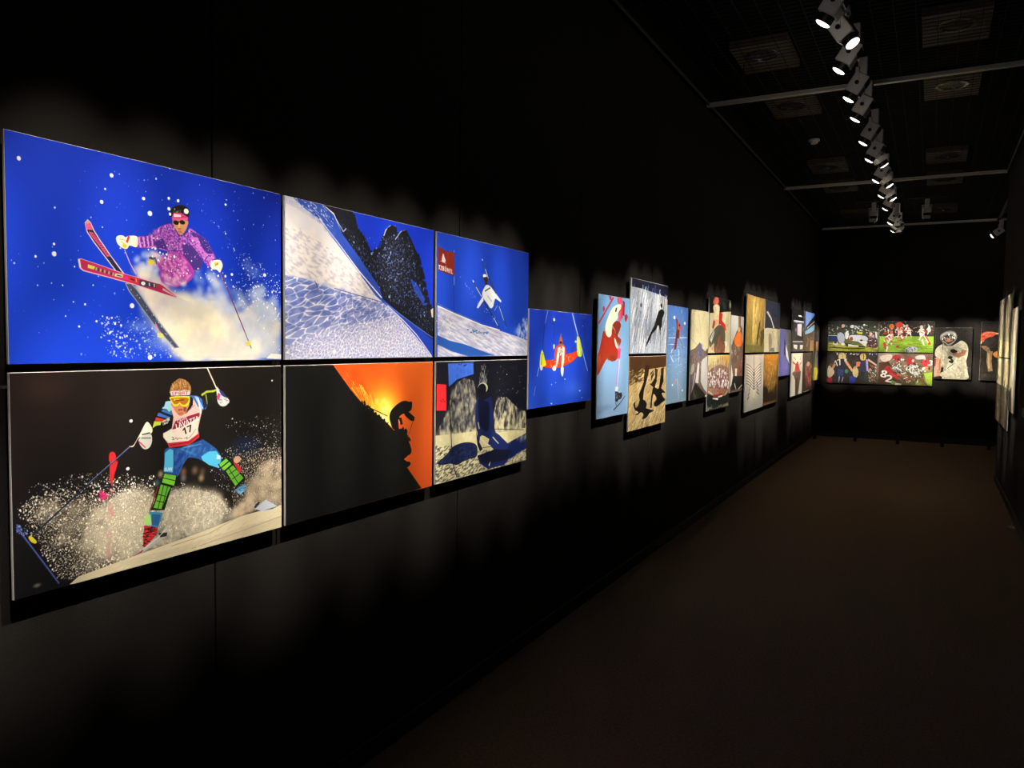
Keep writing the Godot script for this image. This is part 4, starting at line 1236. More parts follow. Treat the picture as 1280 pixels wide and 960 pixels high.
func picture_speed_red() -> Image:
	var p := Painter.new(560, 776, "7fb2dc")
	p.corners("6fa0d4", "7ab4e4", "8aa8cc", "8ab0da")
	p.soft("6a88b0", 0.60, 228, 917, 430, 43)
	p.soft("7088a8", 0.50, 72, 945, 260, 28)
	p.line("b03048", 19.8, 19.8, [17, 234, 458, 8])
	p.poly("a83450", [314, 4, 391, 1, 394, 35, 342, 30])
	p.oval("a03848", 162, 112, 30.1, 22.7, 0)
	p.poly("9a2434", [759, 21, 831, 32, 826, 153, 755, 148])
	p.poly("a83030", [840, 146, 911, 133, 948, 157, 888, 206, 834, 182])
	p.poly("d84868", [592, -1, 729, -3, 747, 42, 651, 63, 581, 41])
	p.line("e880a0", 7.0, 7.0, [647, 4, 678, 52])
	p.poly("c83a40", [706, 51, 762, 63, 771, 169, 635, 215, 629, 131])
	p.poly("c85a80", [628, 124, 710, 114, 717, 199, 635, 208])
	p.blob("8a2c1c", [473, 218, 634, 201, 720, 234, 668, 284, 616, 327, 729, 355, 705, 397, 650, 411, 564, 356, 451, 274])
	p.poly("a42a1c", [157, 292, 451, 274, 562, 328, 640, 426, 635, 493, 5, 489, 55, 439])
	p.puffs(["8a3420", "963020"], 0.40, 30, 140, 20, 40, [176, 386, 512, 384, 604, 524, 85, 519])
	p.blob("f2ecca", [218, 277, 240, 223, 362, 132, 464, 87, 624, 61, 706, 61, 695, 94, 602, 138, 605, 173, 500, 211, 423, 247, 414, 316, 338, 340, 247, 318])
	p.poly("2a2a24", [531, 95, 584, 85, 560, 126, 507, 127])
	p.line("e0d8b0", 5.4, 5.4, [269, 277, 409, 247])
	p.line("d8d0c0", 6.2, 6.2, [436, 246, 526, 280, 539, 307])
	p.blob("e8e0c8", [509, 342, 565, 370, 623, 419, 597, 433, 540, 398])
	p.line("d85a88", 14.1, 14.1, [648, 383, 709, 454, 685, 496])
	p.poly("c89080", [641, 285, 726, 312, 715, 355])
	p.line("8aa8d8", 8.5, 8.5, [802, 211, 768, 311])
	p.poly("98321d", [2, 467, 638, 469, 655, 507, 557, 535, 445, 540, 334, 526, 293, 510, 177, 567, 51, 635, 1, 648])
	p.soft("c0522c", 0.80, 59, 523, 67, 77)
	p.soft("6a2a16", 0.70, 457, 512, 196, 36)
	p.poly("d04878", [650, 432, 737, 432, 700, 522, 627, 517])
	p.line("b090e0", 26.8, 16.4, [665, 521, 644, 625, 608, 750])
	p.line("e8c8f0", 7.5, 7.5, [701, 529, 667, 655, 625, 751])
	p.line("9a3050", 3.7, 3.7, [620, 528, 607, 743])
	p.poly("e0d8d0", [568, 753, 675, 760, 649, 796, 562, 793])
	p.poly("22201f", [562, 793, 649, 800, 693, 813, 787, 810, 807, 840, 756, 868, 683, 868, 641, 889, 583, 875])
	p.strokes(["0c0c0c", "5a5658", "8ab0d0"], 26, 141, 30, 6.7, 60, 50, [571, 801, 776, 814, 791, 854, 698, 873, 582, 860])
	p.line("1a1618", 11.8, 7.4, [526, 950, 730, 904, 910, 844])
	p.line("2a2628", 7.4, 7.4, [567, 860, 621, 922])
	return p.done()

func picture_silhouette() -> Image:
	var p := Painter.new(800, 500, "b9c4cc")
	p.corners("c2c8ca", "c0cacc", "aab8c8", "c0c4c8")
	p.poly("14162e", [24, 2, 1023, 9, 1033, 220, 928, 167, 540, 134, 316, 117, 29, 115])
	p.poly("1c2250", [315, 78, 923, 70, 927, 155, 540, 128])
	p.strokes(["e0e4e6", "8a9cb8", "d0d8e0", "9aaac4"], 260, 151, 174, 15.2, 108, 9, [29, 132, 541, 145, 980, 199, 1019, 1006, 17, 997])
	p.strokes(["6a80a8", "4a5c80"], 60, 152, 120, 13.0, 110, 10, [31, 175, 318, 168, 251, 625, 56, 942, 18, 745])
	p.strokes(["f4f4f0"], 120, 153, 102, 11.3, 104, 10, [320, 213, 931, 228, 992, 993, 98, 998])
	p.grain("fbm", "5a7098", "fcfcf8", 0.60, 0.55, 26.0, 0.1, 20, 155, -0.30, 0.30, [29, 121, 540, 134, 980, 187, 1019, 1018, 18, 1008])
	p.strokes(["fbfbf6", "5c7298", "eef0f2", "7c90b0", "ffffff"], 110, 156, 283, 21.8, 110, 6, [46, 141, 541, 157, 956, 214, 965, 968, 56, 964])
	p.oval("2a3038", 259, 343, 21.4, 29.2, 0)
	p.strokes(["3a4868"], 14, 154, 67, 9.0, 100, 8, [243, 423, 285, 420, 209, 650, 167, 629])
	p.oval("15171a", 822, 305, 27.2, 31.4, 0)
	p.blob("181a18", [740, 401, 812, 360, 874, 368, 914, 402, 856, 503, 848, 601, 813, 651, 804, 724, 776, 652, 737, 593, 680, 656, 566, 730, 523, 802, 457, 861, 414, 908, 434, 838, 519, 720, 630, 598, 684, 488])
	p.line("16181a", 21.9, 12.2, [875, 392, 903, 280, 917, 144, 920, -3])
	p.line("181a1a", 19.4, 10.9, [799, 627, 819, 797, 812, 906])
	p.line("2a2c30", 8.5, 8.5, [807, 906, 828, 980])
	p.line("181a1a", 13.9, 13.9, [434, 838, 410, 908])
	return p.done()

func picture_shadows() -> Image:
	var p := Painter.new(800, 500, "c8ae78")
	p.corners("5a4026", "54381e", "c4aa78", "b49864")
	p.poly("c4a970", [6, 171, 1005, 156, 1047, 1047, -5, 1016])
	p.strokes(["e8d098", "8a6a3c", "f0dcae", "a08050"], 420, 161, 150, 9.2, -28, 7, [-23, 239, 980, 208, 1004, 1001, 5, 1006])
	p.strokes(["f4e4b8", "6a5030"], 160, 162, 159, 8.6, -48, 8, [359, 792, 991, 735, 991, 1012, 5, 1006, 11, 867])
	p.poly("4a3018", [0, 15, 1011, -1, 1019, 163, 668, 177, 404, 192, 7, 211])
	p.strokes(["c8a870", "3a2614"], 60, 163, 104, 11.6, -6, 5, [17, 177, 403, 174, 383, 258, 22, 322])
	p.strokes(["4a341c", "5a4226"], 60, 164, 139, 20.9, -8, 5, [11, 206, 380, 185, 341, 341, 3, 379])
	p.poly("33200f", [401, 125, 519, 128, 489, 263, 434, 359, 364, 342])
	p.poly("0f0c0a", [397, 307, 461, 323, 381, 477, 363, 622, 283, 614, 246, 527, 311, 448])
	p.blob("0f0c0a", [283, 596, 398, 613, 471, 682, 449, 729, 595, 770, 670, 791, 548, 814, 502, 846, 432, 875, 350, 870, 383, 819, 324, 776, 224, 800, 168, 793, 245, 766, 155, 720, 119, 646, 151, 619, 176, 699, 241, 670])
	p.poly("33200f", [668, 171, 757, 199, 737, 326, 678, 411])
	p.poly("0f0c0a", [674, 323, 739, 351, 680, 449, 635, 547, 614, 646, 606, 746, 557, 740, 586, 568, 630, 446, 531, 395, 579, 392])
	p.blob("0f0c0a", [655, 448, 757, 480, 834, 467, 941, 520, 997, 557, 890, 555, 946, 625, 1002, 663, 896, 699, 768, 738, 680, 728, 665, 676, 738, 632, 685, 564, 634, 534])
	p.poly("0f0c0a", [851, 267, 926, 193, 935, 376, 861, 488, 796, 483])
	p.poly("3a2614", [847, 190, 938, 167, 930, 284, 852, 306])
	p.poly("3a2816", [548, 241, 644, 195, 647, 271, 577, 355])
	p.oval("b8a070", 528, 339, 43.6, 17.4, 0)
	p.oval("c8a878", 476, 692, 24.0, 12.4, 0)
	p.line("d8c48c", 9.9, 9.9, [516, 326, 645, 208])
	p.line("d8c48c", 11.5, 11.5, [747, 263, 833, 164])
	p.line("c8b078", 10.5, 10.5, [965, 175, 1005, 156])
	return p.done()

func picture_dancers() -> Image:
	var p := Painter.new(560, 776, "7aa4c4")
	p.corners("4a78c8", "4a74c0", "7a9ab0", "8aa8b8")
	p.puffs(["5a88c4", "6a90c0"], 0.50, 30, 171, 22, 65, [30, 18, 1000, 8, 1009, 324, 37, 321])
	p.strokes(["b0ccdc", "8ab0cc"], 60, 172, 54, 5.4, 2, 3, [23, 191, 976, 289, 983, 594, 39, 583])
	p.strokes(["a8bcc4", "7a94a4"], 60, 173, 65, 6.5, 2, 4, [40, 495, 975, 523, 971, 735, 49, 670])
	p.line("c8d8e0", 8.7, 8.7, [62, 327, 979, 318])
	p.line("d8e0e8", 6.6, 6.6, [120, 392, 379, 396])
	p.strokes(["4a6070"], 16, 174, 44, 6.6, 4, 4, [231, 474, 826, 476, 890, 535, 236, 519])
	p.poly("6a2a2a", [392, 128, 468, 149, 506, 294, 426, 441, 322, 452, 381, 318, 424, 228])
	p.poly("b05a48", [448, 155, 580, 174, 632, 247, 566, 339, 489, 328])
	p.poly("3a2428", [479, 238, 555, 243, 543, 328, 467, 328])
	p.line("6a2a28", 10.2, 10.2, [586, 327, 765, 441])
	p.line("8a5a48", 10.2, 10.2, [560, 339, 572, 441])
	p.line("7a3430", 10.1, 10.1, [451, 329, 227, 441])
	p.line("c83040", 7.8, 7.8, [375, 123, 483, 137, 629, 225, 818, 169])
	p.oval("f0e8e8", 306, 117, 47.3, 17.7, 0)
	p.oval("f0f0f0", 835, 166, 51.5, 17.3, 0)
	p.line("f0f4f8", 9.1, 9.1, [661, 19, 655, 65])
	p.oval("2a2020", 560, 192, 38.3, 11.3, 0)
	p.line("e8f0f4", 10.0, 10.0, [253, 441, 180, 480])
	p.line("e8f0f4", 11.3, 11.3, [534, 441, 580, 509])
	p.line("e0ecf0", 9.9, 9.9, [157, 507, 294, 575])
	p.line("e0ecf0", 10.2, 10.2, [550, 583, 581, 521])
	p.line("c8a8a8", 8.0, 8.0, [472, 757, 293, 809])
	p.line("c89898", 9.1, 9.1, [529, 782, 760, 881])
	p.line("d8e8f0", 6.8, 6.8, [498, 747, 615, 968])
	p.oval("e8f0f4", 283, 811, 31.6, 11.2, 0)
	p.oval("e8f0f4", 789, 884, 34.2, 11.7, 0)
	p.oval("c88a8a", 395, 784, 37.5, 22.6, 0)
	return p.done()

func picture_flags() -> Image:
	var p := Painter.new(560, 776, "d9d0a4")
	p.strokes(["b8b088", "ece4bc", "a8a078"], 160, 181, 43, 3.6, 70, 30, [-19, 5, 1022, -6, 1025, 323, -15, 331])
	p.line("6a6a58", 5.2, 5.2, [349, 8, 483, 161, 558, 296])
	p.line("8a8468", 4.6, 4.6, [739, 18, 564, 190])
	p.line("8a8468", 4.4, 4.4, [19, 316, 322, 388])
	p.poly("c8c8b8", [198, -2, 311, 1, 278, 39])
	p.line("a09a7c", 4.4, 4.4, [30, 112, 458, 267])
	p.poly("6a5a50", [-36, 454, 251, 424, 508, 356, 634, 424, 839, 463, 997, 424, 1031, 977, -7, 995])
	p.puffs(["5a4a48", "7a6a60", "8a7a8a", "4a3c34"], 0.50, 60, 182, 15, 36, [-36, 454, 509, 364, 962, 471, 974, 864, 25, 967])
	p.poly("5a5478", [371, 484, 472, 379, 588, 371, 679, 470, 608, 531, 415, 530])
	p.strokes(["e8e0d0", "3a3028", "c8b8a8", "8a7898"], 110, 183, 36, 6.6, 85, 20, [-34, 468, 960, 455, 963, 785, 5, 797])
	p.poly("d8d4d0", [422, 582, 502, 614, 472, 826, 300, 813])
	p.poly("c8c8c4", [615, 585, 690, 555, 969, 518, 1037, 961, 816, 906, 606, 814])
	p.poly("a8a4c0", [247, 692, 305, 708, 131, 941, 76, 939])
	p.poly("b0a898", [90, 608, 198, 595, 226, 669, 104, 719, -5, 709])
	p.poly("1c1c18", [318, 814, 864, 962, 923, 1035, -3, 1024, 25, 967, 160, 883])
	p.strokes(["6a6a4a", "3a3a30"], 24, 184, 45, 5.2, 60, 20, [197, 884, 662, 947, 398, 997, 134, 971])
	p.strokes(["8a8078"], 20, 185, 67, 4.5, 70, 10, [162, 898, 350, 920, 360, 996, 209, 982])
	return p.done()

func picture_trophy() -> Image:
	var p := Painter.new(720, 450, "d8cc9c")
	p.corners("101410", "18201c", "d4c898", "dcd0a0")
	p.poly("d6caa0", [29, 298, 469, 268, 1050, 178, 1009, 1029, 18, 1018])
	p.poly("0e120e", [11, 10, 1037, 0, 1052, 204, 468, 256, 29, 298])
	p.puffs(["20281e", "2a3a2c", "3a4a3c"], 0.60, 40, 191, 24, 60, [454, 39, 803, 20, 816, 208, 466, 232])
	p.soft("c8d0b0", 0.90, 958, 83, 102, 139)
	p.strokes(["e8d8a8", "c8a878", "f0e8c8"], 100, 192, 97, 8.5, 80, 20, [531, 264, 1036, 218, 1007, 1003, 771, 976])
	p.blob("6a1818", [156, 54, 240, -6, 420, -6, 456, 75, 429, 126, 162, 136])
	p.blob("c86a5a", [173, 88, 241, 11, 375, 4, 409, 67, 337, 122, 205, 138])
	p.blob("d8c8a0", [164, 171, 308, 124, 446, 149, 438, 270, 400, 381, 236, 391, 186, 287])
	p.strokes(["8a7040", "f4ecd0", "6a5028"], 50, 193, 30, 10.6, 80, 30, [192, 157, 414, 139, 399, 369, 235, 379])
	p.poly("c82a24", [437, 258, 594, 272, 572, 409, 736, 475, 776, 574, 681, 614, 514, 473, 422, 489])
	p.poly("b05030", [193, 405, 269, 436, 245, 521, 189, 570, 130, 549])
	p.poly("d8a080", [266, 401, 401, 394, 391, 478, 274, 519])
	p.blob("585746", [248, 568, 453, 488, 676, 540, 748, 650, 744, 825, 708, 1000, 275, 997, 235, 830, 67, 902, 29, 739])
	p.poly("d8d8d0", [58, 762, 219, 581, 252, 639, 119, 819])
	p.line("4a4038", 9.4, 9.4, [114, 749, 235, 604])
	p.poly("e0ddd0", [709, 788, 858, 799, 863, 875, 763, 863])
	p.strokes(["c04a34", "d86a4a", "a83a28"], 60, 194, 117, 21.0, -75, 18, [65, 878, 237, 854, 392, 950, 379, 756, 555, 630, 534, 778, 764, 875, 872, 1002, 73, 1001])
	return p.done()

func picture_team() -> Image:
	var p := Painter.new(720, 450, "cfc2a0")
	p.corners("d8cc94", "d8a848", "8a6a58", "6a5040")
	p.poly("d4c890", [-8, 9, 369, 14, 409, 163, 2, 175])
	p.soft("d8a030", 0.80, 863, 73, 201, 78)
	p.strokes(["7a3a34", "5a2a28", "c8b0a0", "8a6a70", "b89060"], 200, 201, 131, 15.5, 85, 15, [3, 199, 143, 168, 525, 67, 650, 44, 949, 101, 977, 495, 18, 438])
	p.poly("7a5a54", [9, 294, 176, 229, 532, 167, 960, 258, 990, 680, 26, 581])
	p.strokes(["e8e0d4", "a89080", "c8b8a8"], 40, 207, 179, 10.8, 86, 10, [57, 153, 524, 54, 919, 152, 934, 375, 68, 333])
	p.specks(["f2eee8", "e6dedc", "ffffff"], 120, 202, 14.3, 40.6, [10, 318, 238, 292, 538, 268, 932, 335, 987, 640, 25, 557])
	p.specks(["a82838", "8a1c2c"], 40, 208, 9.5, 21.5, [11, 330, 934, 362, 973, 678, 28, 605])
	p.specks(["c8987c", "3a2420"], 50, 209, 8.4, 15.5, [36, 272, 928, 283, 943, 493, 47, 451])
	p.strokes(["8a1c2c", "a83040"], 60, 203, 60, 15.6, 60, 40, [25, 557, 377, 607, 952, 624, 925, 727, 384, 732, 30, 641])
	p.poly("18201c", [-10, 674, 266, 746, 573, 799, 895, 777, 991, 706, 1008, 945, 711, 966, 588, 1029, 51, 991, -11, 888])
	p.poly("a02434", [279, 723, 476, 740, 695, 721, 699, 785, 268, 771])
	p.poly("e8e0d8", [239, 780, 480, 803, 483, 847, 240, 799])
	p.poly("e0d8d0", [493, 767, 698, 766, 668, 795, 480, 803])
	p.line("e8e4dc", 16.8, 16.8, [44, 642, 220, 718])
	p.line("e8e4dc", 15.6, 15.6, [796, 781, 924, 707])
	p.strokes(["d8d8cc", "b8b8b0"], 50, 204, 60, 14.4, 60, 30, [-26, 874, 130, 891, 341, 988, 710, 940, 975, 955, 946, 1031, 343, 1025, -32, 1005])
	p.specks(["5a4038", "2a1c1c"], 70, 205, 6.0, 13.1, [33, 224, 924, 231, 960, 494, 47, 451])
	p.specks(["d8b090", "c89878"], 40, 206, 7.2, 13.1, [32, 212, 923, 205, 958, 468, 46, 439])
	return p.done()

func picture_orange() -> Image:
	var p := Painter.new(560, 740, "d6d4cc")
	p.corners("d8dad4", "d0d0c8", "6a5848", "54443c")
	p.poly("6a5248", [54, 377, 1141, 352, 1070, 1053, 46, 1033])
	p.blob("5a4638", [487, 177, 658, 115, 850, 151, 871, 272, 956, 394, 665, 515, 325, 631, 82, 550, 111, 376, 323, 258])
	p.poly("7a5a44", [541, -2, 761, -8, 754, 173, 571, 176])
	p.blob("d8702a", [274, 317, 494, 217, 735, 203, 875, 293, 830, 394, 404, 395])
	p.oval("c8a078", 607, 175, 123.2, 31.8, 0)
	p.strokes(["e8e0d8", "3a2c28", "9a4a34"], 70, 211, 65, 15.4, 80, 30, [57, 396, 956, 394, 985, 926, 87, 937])
	p.poly("e8e4d8", [382, 690, 549, 693, 523, 822, 402, 809])
	p.strokes(["b05838", "7a3a28"], 30, 212, 80, 16.1, 85, 20, [624, 634, 998, 639, 967, 823, 655, 816])
	p.poly("1c1a1c", [119, 783, 1027, 804, 992, 968, 93, 976])
	p.line("d8d4cc", 19.9, 19.9, [367, 887, 500, 971])
	p.line("d8d4cc", 16.2, 16.2, [682, 977, 985, 926])
	p.poly("e4dfd0", [94, 628, 234, 786, 138, 900, 30, 935])
	return p.done()

func picture_golden() -> Image:
	var p := Painter.new(640, 400, "c09a48")
	p.corners("b8904a", "9a7a44", "8a7a3c", "7a6a38")
	p.strokes(["d8b050", "e8c868", "a87c34", "c89840"], 340, 221, 134, 11.2, 88, 8, [-3, 23, 1046, -4, 1006, 852, -17, 860])
	p.strokes(["f0dc8a", "e8d070"], 120, 222, 162, 13.9, 89, 6, [325, 50, 617, 35, 578, 855, 287, 834])
	p.soft("e8cc70", 0.50, 488, 677, 221, 238)
	p.blob("4a3c1c", [711, 439, 747, 413, 744, 511, 673, 660, 613, 831, 560, 855, 567, 735, 613, 613, 660, 515])
	p.poly("5a4c28", [784, 608, 977, 551, 994, 726, 853, 927, 775, 927])
	p.strokes(["c8b070", "3a3018"], 30, 223, 60, 9.7, -75, 12, [636, 661, 823, 606, 795, 730, 644, 758])
	p.poly("6a6434", [-17, 860, 888, 878, 899, 996, -22, 990])
	p.strokes(["8a8048", "a89c58", "5a5428"], 70, 224, 45, 10.2, 88, 10, [-16, 871, 889, 890, 898, 990, -6, 984])
	return p.done()

func picture_navy() -> Image:
	var p := Painter.new(640, 400, "2c2e3c")
	p.corners("232838", "20263a", "3a3634", "2a2a30")
	p.puffs(["343c58", "2a3048"], 0.60, 30, 231, 25, 63, [72, 29, 826, 4, 972, 459, 115, 469])
	p.poly("c0bcb0", [71, 231, 173, 207, 354, 303, 292, 326])
	p.poly("d0ccc0", [311, 306, 377, 308, 623, 520, 555, 523])
	p.oval("10142c", 657, 272, 83.4, 31.8, 0)
	p.poly("c4ba98", [-42, 551, 163, 531, 1004, 527, 1006, 1003, -199, 995, -105, 728])
	p.strokes(["e8dec0", "8a8060", "d8cca8", "6a6448"], 220, 232, 50, 11.2, 60, 50, [-41, 564, 981, 541, 1005, 989, -161, 983])
	p.poly("6a7468", [328, 914, 641, 914, 695, 994, 293, 992])
	p.blob("9a8c74", [261, 669, 388, 640, 493, 795, 417, 927, 286, 927])
	return p.done()

func picture_branch() -> Image:
	var p := Painter.new(640, 400, "a8a49a")
	p.corners("c4b8a8", "c0b4a4", "98968e", "8a8a84")
	p.soft("d8c4a0", 0.70, 460, 322, 440, 242)
	p.soft("c8bca8", 0.60, 491, 674, 444, 244)
	p.line("5a5048", 31.2, 31.2, [441, 9, 465, 286])
	p.line("2c2622", 53.2, 53.2, [464, 274, 482, 649])
	p.line("e4d894", 61.0, 9.8, [495, 632, 502, 796])
	p.line("6a6458", 7.3, 7.3, [502, 796, 509, 882])
	p.oval("2a2420", 470, 346, 51.5, 26.6, 0)
	p.oval("2a2420", 492, 601, 44.4, 31.7, 0)
	p.line("5a554c", 15.7, 15.7, [439, 285, 273, 207, 63, 154])
	p.line("5a554c", 15.8, 15.8, [487, 286, 655, 220, 862, 164])
	p.line("ece4d0", 10.9, 10.9, [440, 299, 275, 231, 116, 184])
	p.line("ece4d0", 10.9, 10.9, [488, 301, 638, 244, 826, 194])
	p.line("5a554c", 15.7, 15.7, [444, 335, 277, 257, 67, 203])
	p.line("5a554c", 15.8, 15.8, [491, 337, 660, 271, 867, 217])
	p.line("ece4d0", 10.9, 10.9, [445, 350, 279, 280, 120, 233])
	p.line("ece4d0", 10.9, 10.9, [492, 352, 643, 295, 831, 247])
	p.line("5a554c", 15.7, 15.7, [448, 386, 281, 307, 71, 251])
	p.line("5a554c", 15.8, 15.8, [495, 388, 664, 323, 872, 270])
	p.line("ece4d0", 10.9, 10.9, [449, 400, 283, 330, 124, 282])
	p.line("ece4d0", 10.9, 10.9, [497, 403, 648, 347, 835, 299])
	p.line("5a554c", 15.7, 15.7, [452, 437, 285, 356, 75, 300])
	p.line("5a554c", 15.8, 15.8, [500, 439, 669, 375, 877, 322])
	p.line("ece4d0", 10.9, 10.9, [454, 451, 287, 380, 128, 331])
	p.line("ece4d0", 11.0, 11.0, [501, 454, 652, 399, 840, 352])
	p.line("5a554c", 15.8, 15.8, [457, 488, 290, 406, 79, 349])
	p.line("5a554c", 15.8, 15.8, [504, 491, 674, 427, 882, 375])
	p.line("ece4d0", 10.9, 10.9, [458, 502, 292, 430, 133, 380])
	p.line("ece4d0", 11.0, 11.0, [506, 505, 657, 451, 845, 405])
	p.line("5a554c", 15.8, 15.8, [461, 539, 294, 456, 83, 397])
	p.line("5a554c", 15.9, 15.9, [509, 542, 678, 479, 887, 428])
	p.line("ece4d0", 10.9, 10.9, [462, 553, 296, 480, 137, 429])
	p.line("ece4d0", 11.0, 11.0, [510, 556, 661, 503, 850, 458])
	p.line("5a554c", 15.8, 15.8, [466, 590, 298, 506, 87, 446])
	p.line("5a554c", 15.9, 15.9, [513, 593, 683, 531, 891, 482])
	p.line("ece4d0", 10.9, 10.9, [467, 604, 300, 530, 141, 479])
	p.line("ece4d0", 11.0, 11.0, [515, 608, 666, 555, 855, 511])
	p.line("5a554c", 15.8, 15.8, [470, 641, 302, 556, 91, 495])
	p.line("5a554c", 15.9, 15.9, [518, 644, 688, 583, 896, 535])
	p.line("ece4d0", 11.0, 11.0, [471, 655, 304, 580, 145, 528])
	p.line("ece4d0", 11.0, 11.0, [519, 659, 671, 607, 860, 564])
	p.line("3e3a35", 30.7, 30.7, [149, 786, 248, 737])
	p.line("4a463f", 30.2, 30.2, [798, 748, 640, 686])
	p.line("3e3a35", 30.7, 30.7, [184, 719, 270, 668])
	p.line("4a463f", 30.1, 30.1, [769, 684, 635, 624])
	p.line("3e3a35", 30.8, 30.8, [220, 652, 292, 598])
	p.line("4a463f", 30.0, 30.0, [740, 619, 629, 562])
	p.line("3e3a35", 30.9, 30.9, [256, 584, 314, 529])
	p.line("4a463f", 29.9, 29.9, [712, 555, 624, 500])
	p.line("2a2420", 36.2, 36.2, [459, 225, 484, 637])
	p.line("f0e4a0", 48.8, 19.5, [492, 637, 498, 795])
	return p.done()

func picture_amber() -> Image:
	var p := Painter.new(640, 400, "7a5220")
	p.corners("b07420", "b8802c", "2a1c10", "2c2014")
	p.strokes(["c8882c", "a8681c", "d89a3c"], 60, 241, 114, 20.3, 20, 20, [-11, 15, 968, 27, 945, 263, -11, 231])
	p.puffs(["e0b050", "c89a48", "d8a848", "8a6430"], 0.50, 90, 242, 20, 51, [-28, 256, 945, 263, 881, 565, 705, 691, 389, 668, -2, 537])
	p.strokes(["e8c468", "f0d080", "6a4a20"], 60, 243, 115, 15.3, 85, 15, [-8, 257, 921, 262, 799, 698, 350, 718, 80, 543])
	p.poly("20160c", [-56, 610, 171, 626, 304, 688, 377, 773, 619, 739, 886, 621, 922, 957, -21, 982])
	p.line("d8b878", 19.3, 19.3, [760, 544, 692, 785])
	p.line("c8a050", 16.0, 16.0, [367, 666, 355, 771])
	p.poly("5a4024", [-25, 944, 920, 943, 926, 1000, -21, 989])
	return p.done()

func picture_violet() -> Image:
	var p := Painter.new(480, 320, "7a78c4")
	p.corners("6a6ac0", "5a5a68", "8080cc", "6a66b0")
	p.poly("6a6a60", [483, 11, 1141, 14, 1157, 493, 915, 491, 861, 805])
	p.soft("6a7048", 0.80, 852, 379, 383, 134)
	p.poly("1a1a2c", [370, 165, 527, 358, 703, 667, 908, 806, 657, 666, 372, 531])
	p.poly("e8e4ec", [477, 315, 708, 490, 903, 761, 703, 667, 555, 577])
	p.puffs(["8a86d8", "7a78cc"], 0.40, 30, 251, 42, 84, [46, 655, 767, 802, 697, 977, 0, 969])
	return p.done()

func picture_stadium() -> Image:
	var p := Painter.new(560, 340, "35332f")
	p.corners("101010", "121214", "55524e", "4e4a44")
	p.poly("0e0e10", [14, 2, 1171, -31, 1156, 243, 45, 282])
	p.oval("f4f0ec", 629, 153, 145.0, 21.2, 0)
	p.line("c8c8d4", 40.7, 40.7, [129, 295, 1131, 274])
	p.line("6a6aa0", 18.2, 18.2, [216, 331, 1116, 309])
	p.poly("2a2a2a", [55, 371, 1215, 314, 1227, 563, 78, 574])
	p.poly("dcd4dc", [432, 353, 833, 333, 824, 636, 462, 609])
	p.soft("a8a0a8", 0.80, 319, 497, 138, 92)
	p.soft("a8a0a8", 0.80, 992, 472, 154, 98)
	p.line("e0dcdc", 22.6, 22.6, [60, 770, 1192, 759])
	p.poly("e8dcdc", [149, 835, 489, 844, 458, 950, 199, 915])
	p.poly("e8e0d8", [712, 842, 1105, 839, 927, 938, 725, 950])
	p.poly("5a584c", [-466, 570, 73, 529, 83, 983, -425, 959])
	return p.done()

func picture_roof() -> Image:
	var p := Painter.new(560, 340, "4a3c30")
	p.poly("6a8cd0", [89, -27, 1124, -46, 1140, 74, 542, 218, 147, 465])
	p.poly("16120f", [184, 389, 926, 62, 1133, 21, 1161, 235, 196, 488])
	p.poly("8ab8d8", [150, 490, 1058, 268, 1075, 401, 489, 580, 113, 566])
	p.line("e8e8e8", 20.0, 20.0, [280, 422, 997, 204])
	p.poly("5a4a38", [71, 592, 1030, 456, 1048, 1006, 71, 976])
	p.strokes(["c8a880", "e0d0b8", "6a5a40", "d8b088", "8a8a7a"], 90, 261, 74, 24.7, 60, 40, [77, 641, 1086, 481, 1097, 980, 88, 963])
	p.poly("b88858", [655, 731, 1061, 697, 1046, 993, 637, 991])
	return p.done()

func picture_raised() -> Image:
	var p := Painter.new(560, 340, "dcd6c4")
	p.corners("e0d8b8", "e4dcc8", "d0ccc0", "d4d0c4")
	p.blob("b84a34", [535, 200, 628, 238, 733, 363, 793, 487, 350, 465, 336, 347, 411, 256])
	p.line("c03a28", 37.0, 37.0, [112, 200, 368, 254, 506, 330])
	p.line("c03a28", 34.6, 34.6, [900, 222, 724, 290])
	p.line("8a3028", 23.3, 23.3, [223, 87, 383, 161])
	p.line("8a3028", 24.5, 24.5, [838, 98, 755, 169])
	p.poly("5a4a40", [181, 457, 880, 442, 814, 660, 675, 1014, 409, 989, 369, 631])
	p.oval("6a5a50", 266, 473, 136.7, 47.0, 0)
	p.poly("4a342c", [406, 587, 671, 602, 603, 1008, 427, 991])
	return p.done()

func picture_costume() -> Image:
	var p := Painter.new(560, 340, "4a3a30")
	p.corners("4a4038", "302820", "3a2c24", "2a2018")
	p.strokes(["6a5a4a", "2a2018"], 60, 271, 100, 25.0, 10, 10, [78, 2, 948, 11, 927, 252, 104, 228])
	p.strokes(["b8452f", "d86a50", "8a2c20", "c8a890"], 110, 272, 153, 28.0, 85, 15, [213, 383, 574, 242, 889, 358, 904, 897, 361, 852])
	p.oval("c8a080", 503, 292, 137.6, 62.6, 0)
	p.line("d8c0a0", 23.7, 23.7, [623, 243, 793, 408])
	p.line("c8b090", 15.4, 15.4, [192, 991, 664, 983])
	return p.done()

